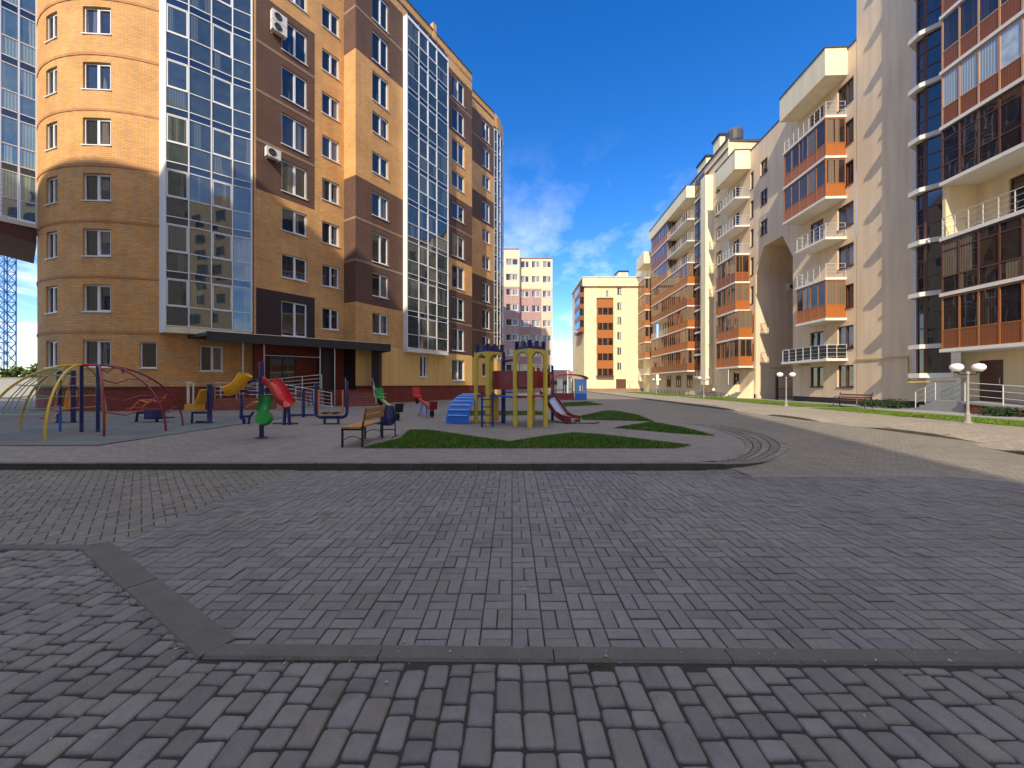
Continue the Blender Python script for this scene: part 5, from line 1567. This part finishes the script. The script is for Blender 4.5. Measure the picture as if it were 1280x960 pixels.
# air walker
x,y=-9.2,16.4
m=machine('exercise_machine','low navy air walker with curved runners in front of the ramp railing',x,y)
mb=MB(); mb.tube([(x,y,Z),(x,y,Z+1.2)],.07,8); mb.tube([(x-.7,y,Z+.25),(x-.6,y,Z+.1),(x+.5,y,Z+.1),(x+.65,y,Z+.3),(x+.65,y,Z+.5)],.045,8); mb.build('frame',M['blue'],m)
mb=MB(); 
for s in (-.18,.18): mb.tube([(x-.45,y+s,Z+.9),(x-.3,y+s,Z+1.0),(x+.3,y+s,Z+1.05),(x+.35,y+s,Z+.5)],.028,6)
mb.build('handle',M['blue'],m)
# U frame
x,y=-6.6,13.6; hw=.57
m=machine('exercise_machine','navy U shaped swing machine with an orange inner frame left of the bench',x,y)
mb=MB(); 
U=[(x-hw,y,Z+1.5),(x-hw,y,Z+.42),(x-hw+.05,y,Z+.3),(x-hw+.16,y,Z+.25),(x+hw-.16,y,Z+.25),(x+hw-.05,y,Z+.3),(x+hw,y,Z+.42),(x+hw,y,Z+1.58)]
mb.tube(U,.06,8)
for s in (-.25,.25): mb.tube([(x+s,y,Z),(x+s,y,Z+.25)],.045,8)
mb.tube([(x-.3,y,Z+.015),(x+.3,y,Z+.015)],.03,6); mb.build('frame',M['blue'],m)
mb=MB(); k=hw-.13
mb.tube([(x-k,y-.06,Z+1.25),(x-k,y-.06,Z+.5),(x-k+.1,y-.06,Z+.38),(x+k-.1,y-.06,Z+.38),(x+k,y-.06,Z+.5),(x+k,y-.06,Z+1.25)],.03,6); mb.build('swing_frame',M['orangep'],m)
mb=MB()
for s in (-.18,.18): mb.box(x+s-.09,x+s+.09,y-.2,y+.1,Z+.40,Z+.44)
mb.build('foot_plate',M['black'],m)
# bench
m=thing('park_bench','wooden slatted bench with a thin black frame at the corner of the front lawn','bench',(-3.7,9.2,Z))
y0,y1=8.62,9.95
mb=MB()
for i in range(3): mb.box(-3.95+.15*i,-3.95+.15*i+.13,y0-.03,y1+.03,.57,.61)
mb.build('seat',M['bench'],m)
mb=MB()
for i in range(2):
    za=.74+.16*i
    mb.hexa([(-3.46+.03*i,y0-.03,za),(-3.43+.03*i,y0-.03,za),(-3.43+.03*i,y1+.03,za),(-3.46+.03*i,y1+.03,za),(-3.44+.03*i,y0-.03,za+.13),(-3.41+.03*i,y0-.03,za+.13),(-3.41+.03*i,y1+.03,za+.13),(-3.44+.03*i,y1+.03,za+.13)])
mb.build('backrest',M['bench'],m)
for yy in (y0,y1):
    mb=MB(); mb.bar((-3.93,yy,Z),(-3.93,yy,.565),.04,.04); mb.bar((-3.47,yy,Z),(-3.46,yy,.62),.04,.04); mb.bar((-3.46,yy,.62),(-3.385,yy,1.04),.035,.03); mb.bar((-3.95,yy,.545),(-3.46,yy,.545),.04,.04)
    mb.tube([(-3.91,yy,.3),(-3.8,yy,.37),(-3.69,yy,.385),(-3.58,yy,.37),(-3.49,yy,.3)],.01,6)
    mb.build('end_frame',M['black'],m)
# bin
x,y=-3.45,10.35
m=thing('litter_bin','navy blue tilting litter bin on a thin stand beside the bench','litter bin',(x,y,Z))
mb=MB(); mb.lathe([(.12,.32),(.17,.36),(.185,.5),(.165,.8),(.15,.86),(.14,.86),(.15,.8)],(x,y,Z),14); mb.build('bucket',M['blue'],m)
mb=MB(); 
for s in (-.2,.2): mb.tube([(x+s,y,Z),(x+s,y,Z+.75)],.018,6); mb.tube([(x+s,y-.22,Z+.012),(x+s,y+.22,Z+.012)],.018,6)
mb.tube([(x-.2,y,Z+.2),(x+.2,y,Z+.2)],.016,6); mb.build('stand',M['blue'],m)
# seesaws
def seesaw(label,a,b,beam,seat1,seat2):
    a=Vector(a);b=Vector(b); c=(a+b)/2
    o=thing('seesaw',label,'seesaw',(c.x,c.y,Z),'seesaws behind the bench')
    mb=MB(); mb.bar(a,b,.1,.09); mb.build('beam',M[beam],o)
    d=(b-a).normalized(); r=Vector((-d.y,d.x,0)).normalized()
    mb=MB()
    for s in (-.18,.18):
        for t in (-.2,.2): mb.tube([c+r*s*.5+Vector((0,0,-.02)),Vector((c.x,c.y,Z))+r*s+Vector((d.x,d.y,0))*t],.022,6)
    mb.tube([c-r*.14-Vector((0,0,.02)),c+r*.14-Vector((0,0,.02))],.03,6); mb.build('stand',M['cyan'],o)
    for p,q,mt in ((a,d,seat1),(b,-d,seat2)):
        mb=MB(); pts=[]
        w=.17
        pts=[p-q*.02-r*w+Vector((0,0,.06)),p-q*.02+r*w+Vector((0,0,.06)),p-q*.10+r*w+Vector((0,0,.42)),p-q*.10-r*w+Vector((0,0,.42))]
        mb.plate(pts,.05); mb.plate([p-r*w+Vector((0,0,.07)),p+r*w+Vector((0,0,.07)),p+q*.34+r*w+Vector((0,0,.07)),p+q*.34-r*w+Vector((0,0,.07))],.04)
        s_=mb.build('seat',M[mt],o)
        mb=MB(); h=p+q*.42; mb.tube([h,h+Vector((0,0,.3))],.018,6); mb.tube([h-r*.15+Vector((0,0,.3)),h+r*.15+Vector((0,0,.3))],.016,6); mb.build('handle',M[beam],o)
        mb=MB(); cc=p+q*.12-Vector((0,0,.14)); u=Vector((0,0,1)); v=Vector((q.x,q.y,0)).normalized()
        mb.tube([cc+(u*math.cos(t)+v*math.sin(t))*.13 for t in [2*math.pi*i/18 for i in range(18)]],.055,8,0,True); mb.build('tyre',M['tyre'],o)
seesaw('pale green seesaw with a green seat and black tyre buffers behind the litter bin',(-5.9,16.6,.98),(-4.55,14.9,.42),'olive','green','black')
seesaw('red seesaw with a red seat and black tyre buffers in front of the brick plinth',(-4.6,17.9,1.0),(-3.4,16.0,.45),'red','red','darkred')
# castle play set
m=thing('playset','castle play set with two crenellated yellow towers a red bridge and a steel slide','play equipment',(0,13.5,Z))
def tower(c,rad,a0,post_mats,deck=1.2,top=2.78):
    cor=[Vector((c[0]+rad*math.cos(R(a0+90*k)),c[1]+rad*math.sin(R(a0+90*k)),0)) for k in range(4)]
    for p,mt in zip(cor,post_mats):
        mb=MB(); mb.tube([p+Vector((0,0,Z)),p+Vector((0,0,top))],.08,12); mb.build('post',M[mt],m)
    mb=MB(); mb.prism([(p.x,p.y) for p in cor],deck-.06,deck); mb.build('deck',M['darkred'],m)
    for k in range(4):
        a,b=cor[k],cor[(k+1)%4]; f=F((b.x,b.y),(a.x,a.y))
        # crenellated blue board
        mb=MB(); mb.fbox(f,-.04,f.L+.04,.02,.07,top,top+.11)
        n=2
        for q in range(n+1):
            w=.15; u=(f.L+.08-w)*q/n-.04; mb.fbox(f,u,u+w,.02,.07,top+.11,top+.29)
        mb.build('crenel_board',M['blue'],m)
        mb=MB(); ar=[]
        for q in range(11):
            t=math.pi*q/10; ar.append((f.L/2-(f.L/2-.08)*math.cos(t),top-.32+.24*math.sin(t)))
        for (ua,za),(ub,zb) in zip(ar,ar[1:]):
            for w0 in (-.02,.02): mb.face([f.p(ua,w0,za),f.p(ub,w0,zb),f.p(ub,w0,top),f.p(ua,w0,top)])
            mb.face([f.p(ua,-.02,za),f.p(ub,-.02,zb),f.p(ub,.02,zb),f.p(ua,.02,za)])
        mb.build('arch_board',M['yellow'],m)
    return cor
cA=tower((-.84,14.0),.52,-95,('yellow','blue','yellow','yellow'))
cB=tower((.63,12.9),.52,-95,('yellow','yellow','yellow','yellow'))
cCn=(1.15,15.0)
# red bridge walls and far platform
def redwall(a,b,z0,z1,holes=False,cren=False,parent=m):
    f=F(a,b); mb=MB(); mb.fbox(f,.05,f.L-.05,-.02,.02,z0,z1)
    if cren:
        n=4
        for q in range(n): mb.fbox(f,f.L*q/n+.06,f.L*(q+.55)/n,-.02,.02,z1,z1+.12)
    return mb.build('guard_panel',M['darkred'],m)
redwall((-.75,13.7),(.14,13.0),1.40,2.08); redwall((-.5,14.55),(.66,13.45),1.42,2.05); redwall((.14,12.98),(.6,12.42),1.5,2.05)
redwall((.68,13.42),(1.6,14.9),1.45,2.08,False,True); redwall((.66,13.45),(.66,15.2),1.45,2.05)
mb=MB(); mb.prism([(-.36,13.9),(.12,12.95),(.68,13.43),(-.85,14.5)],1.1,1.17); mb.build('bridge_deck',M['cyan'],m)
for (px,py) in ((.9,15.3),(1.62,14.92)):
    mb=MB(); mb.tube([(px,py,Z),(px,py,2.35)],.055,10); mb.build('post',M['blue' if py<15 else 'yellow'],m)
mb=MB(); mb.prism([(.68,13.43),(1.1,12.92),(1.65,14.9),(.9,15.3)],1.14,1.2); mb.build('deck',M['darkred'],m)
f=F((1.15,12.95),(1.62,14.9)); mb=MB()
for i in range(24):
    a=2*math.pi*i/24;b=2*math.pi*(i+1)/24; cu_,cz_=1.5,1.62
    mb.face([f.p(cu_+.17*math.cos(a),.02,cz_+.17*math.sin(a)),f.p(cu_+.17*math.cos(b),.02,cz_+.17*math.sin(b)),f.p(cu_+.34*max(-1,min(1,1.4*math.cos(b))),.02,cz_+.36*max(-1,min(1,1.4*math.sin(b)))),f.p(cu_+.34*max(-1,min(1,1.4*math.cos(a))),.02,cz_+.36*max(-1,min(1,1.4*math.sin(a))))])
    mb.face([f.p(cu_+.17*math.cos(a),.02,cz_+.17*math.sin(a)),f.p(cu_+.17*math.cos(b),.02,cz_+.17*math.sin(b)),f.p(cu_+.17*math.cos(b),-.03,cz_+.17*math.sin(b)),f.p(cu_+.17*math.cos(a),-.03,cz_+.17*math.sin(a))])
mb.build('porthole_panel',M['darkred'],m)
mb=MB(); mb.tube([(cA[1].x,cA[1].y,2.45),(cB[3].x,cB[3].y,2.45)],.04,8); mb.build('top_beam',M['blue'],m)
mb=MB(); mb.tube([(cA[0].x+.1,cA[0].y,1.16),(.1,12.95,1.16)],.035,8); mb.tube([(cA[1].x,cA[1].y,1.3),(cB[3].x,cB[3].y,1.3)],.03,8); mb.build('rail',M['cyan'],m)
mb=MB(); mb.box(-.75,-.52,14.35,14.4,Z+.05,1.1); mb.build('guard_panel',M['mustard'],m)
# slide
sp=[(1.36,15.0,1.22),(1.46,14.86,1.14),(1.60,14.67,.92),(1.76,14.45,.66),(1.90,14.26,.44),(2.10,14.05,.31),(2.36,13.80,.27)]
P=[Vector(p) for p in sp]; mb=MB(); sd=MB(); sd2=MB()
for i in range(len(P)-1):
    d=(P[i+1]-P[i]).normalized(); r=Vector((-d.y,d.x,0)).normalized()*.29
    mb.face([P[i]-r,P[i]+r,P[i+1]+r,P[i+1]-r],0,None,True); mb.face([P[i]-r-Vector((0,0,.03)),P[i+1]-r-Vector((0,0,.03)),P[i+1]+r-Vector((0,0,.03)),P[i]+r-Vector((0,0,.03))],0)
    for s in (-1,1):
        a=P[i]+r*s*1.04;b=P[i+1]+r*s*1.04
        (sd if s<0 else sd2).plate([a+Vector((0,0,-.10)),b+Vector((0,0,-.10)),b+Vector((0,0,.13)),a+Vector((0,0,.13))],.035)
o=mb.build('slide',M['slide'],m); sd.build('side_board',M['darkred'],o); sd2.build('side_board',M['darkred'],o)
mb=MB()
for s in (-.2,.2): mb.tube([(2.22+s,13.95+s*.7,.26),(2.22+s,13.95+s*.7,Z)],.025,6)
mb.tube([(2.3,13.75,Z+.03),(3.0,13.6,Z+.03),(3.25,13.9,Z+.03)],.02,6); mb.build('slide_foot',M['black'],o)
# arched climbing ramp on the left
mb=MB(); rr=MB()
path=[]
for i in range(9):
    t=math.pi/2*i/8; path.append(Vector((-1.50-.50*math.sin(t),14.75-1.15*math.sin(t),Z+.03+(1.15-Z)*math.cos(t)**.9)))
wv=Vector((.40,-.06,0))
for sg in (-1,1): rr.tube([p+wv*sg for p in path],.03,8)
for p,q in zip(path,path[1:]): mb.plate([p-wv,p+wv,q+wv,q-wv],.025)
o=mb.build('climbing_ramp',M['cyan'],m); rr.build('ramp_rail',M['cyan'],o)
mb=MB()
for i in range(1,8): p=path[i]; mb.tube([p-wv*.9+Vector((0,-.03,.05)),p+wv*.9+Vector((0,-.03,.05))],.024,6)
mb.build('rung',M['lightblue'],o)
# ladder
mb=MB(); lx0,lx1,ly=-1.02,-.66,12.65
for x in (lx0,lx1): mb.tube([(x,ly,Z),(x,ly,1.32)],.035,8)
for z in (.28,.55,.82,1.08): mb.tube([(lx0,ly,z),(lx1,ly,z)],.022,6)
for x in (lx0,lx1): mb.tube([(x,ly,1.28),(x+.05,13.5,1.22)],.028,8)
mb.build('ladder',M['blue'],m)
# pavilion
px_,py_=5.45,35.5
m=thing('play_pavilion','small open play house with dark red roof and light blue end panel','play house',(px_,py_,Z))
for sx in (-1.35,-.45,.45,1.35):
    for sy in (-.8,.8):
        mb=MB(); mb.tube([(px_+sx,py_+sy,Z),(px_+sx,py_+sy,2.1)],.05,8); mb.build('post',M['magenta'],m)
mb=MB()
n=10
for i in range(n):
    t0=math.pi*i/n;t1=math.pi*(i+1)/n
    q=lambda t:(px_-1.65*math.cos(t),2.1+.42*math.sin(t))
    (xa,za),(xb,zb)=q(t0),q(t1)
    mb.hexa([(xa,py_-1.1,za-.06),(xb,py_-1.1,zb-.06),(xb,py_+1.1,zb-.06),(xa,py_+1.1,za-.06),(xa,py_-1.1,za),(xb,py_-1.1,zb),(xb,py_+1.1,zb),(xa,py_+1.1,za)])
mb.build('roof',M['darkred'],m)
mb=MB(); fpv=F((px_+.42,py_-.92),(px_+1.5,py_-.92)); wall(mb,fpv,0,fpv.L,Z,2.05,[(.38,.72,.95,1.45)],0,.05); wall(mb,fpv,0,fpv.L,Z,2.05,[(.38,.72,.95,1.45)],0,.0,w=-.05)
o=mb.build('end_panel',M['lightblue'],m)
mb=MB(); mb.fbox(fpv,0,fpv.L,.003,.03,Z,.72); mb.build('dado',M['cyan'],o)
mb=MB(); mb.fbox(fpv,-1.9,-.1,-.05,0,Z,.75); mb.build('bench_wall',M['darkred'],m)

# ------------------------------------------------------------------ sky, sun, camera
SUN_EL=35.0; hx_,hy_=.279,.960
wd=bpy.data.worlds.new('World'); sc.world=wd; wd.use_nodes=True
t=wd.node_tree; bg=t.nodes['Background']
sky=t.nodes.new('ShaderNodeTexSky'); sky.sky_type='NISHITA'; sky.sun_disc=False
sky.sun_elevation=R(SUN_EL); sky.sun_rotation=R(180)+math.atan2(hx_,hy_)
sky.altitude=300; sky.air_density=1.0; sky.dust_density=.25; sky.ozone_density=2.2
hs_=t.nodes.new('ShaderNodeHueSaturation'); hs_.inputs['Saturation'].default_value=1.40; hs_.inputs['Value'].default_value=1.08; hs_.inputs['Hue'].default_value=.512
t.links.new(sky.outputs[0],hs_.inputs['Color'])
tc=t.nodes.new('ShaderNodeTexCoord')
# flat cloud layer: project the direction onto a plane overhead
sx=t.nodes.new('ShaderNodeSeparateXYZ'); t.links.new(tc.outputs['Generated'],sx.inputs[0])
zc=math_(t,'MAXIMUM',math_(t,'ADD',sx.outputs[2],.12),.05)
u=math_(t,'DIVIDE',sx.outputs[0],zc); v=math_(t,'DIVIDE',sx.outputs[1],zc)
cb=t.nodes.new('ShaderNodeCombineXYZ'); t.links.new(u,cb.inputs[0]); t.links.new(v,cb.inputs[1])
mp=t.nodes.new('ShaderNodeMapping'); mp.inputs['Location'].default_value=(3.3,1.1,0); mp.inputs['Scale'].default_value=(1.3,.8,1); t.links.new(cb.outputs[0],mp.inputs[0])
n1=noise(t,mp.outputs[0],1.7,9,.62); n2=noise(t,mp.outputs[0],.35,3,.5)
cl=ramp(t,math_(t,'ADD',math_(t,'MULTIPLY',n1,.7),math_(t,'MULTIPLY',n2,.45)),.535,.74)
low=ramp(t,sx.outputs[2],.02,.56,(1,1,1),(0.0,0.0,0.0))
fac=math_(t,'MULTIPLY',math_(t,'MULTIPLY',cl,low),.8)
fill_cloud=math_(t,'MULTIPLY',ramp(t,sx.outputs[2],.74,.90),math_(t,'MULTIPLY_ADD',n1,.5,.55))   # unseen cloud overhead, added as neutral fill light for the shaded yard
fac=math_(t,'MAXIMUM',fac,math_(t,'MINIMUM',fill_cloud,.9))
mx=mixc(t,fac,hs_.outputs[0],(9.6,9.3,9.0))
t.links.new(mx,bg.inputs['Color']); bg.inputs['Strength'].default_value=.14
sd=bpy.data.lights.new('sun','SUN'); sd.energy=3.2; sd.angle=R(.55); sd.color=(1,.87,.66)
so=bpy.data.objects.new('sun',sd); COL.objects.link(so)
e=R(SUN_EL); dv=Vector((hx_*math.cos(e),hy_*math.cos(e),-math.sin(e)))
so.rotation_euler=dv.to_track_quat('-Z','Y').to_euler(); so.location=(0,-30,60)
cd=bpy.data.cameras.new('camera'); cd.sensor_width=36; cd.lens=36*465/1280; cd.clip_start=.05; cd.clip_end=2000
co=bpy.data.objects.new('camera',cd); COL.objects.link(co); co.location=(0,0,1.6); co.rotation_euler=(R(90),0,0)
sc.camera=co
sc.view_settings.view_transform='Standard'; sc.view_settings.look='None'; sc.view_settings.exposure=.75; sc.view_settings.gamma=1
sc.view_settings.use_curve_mapping=False
sc.render.engine='CYCLES'
sc.cycles.max_bounces=6; sc.cycles.diffuse_bounces=3; sc.cycles.glossy_bounces=3
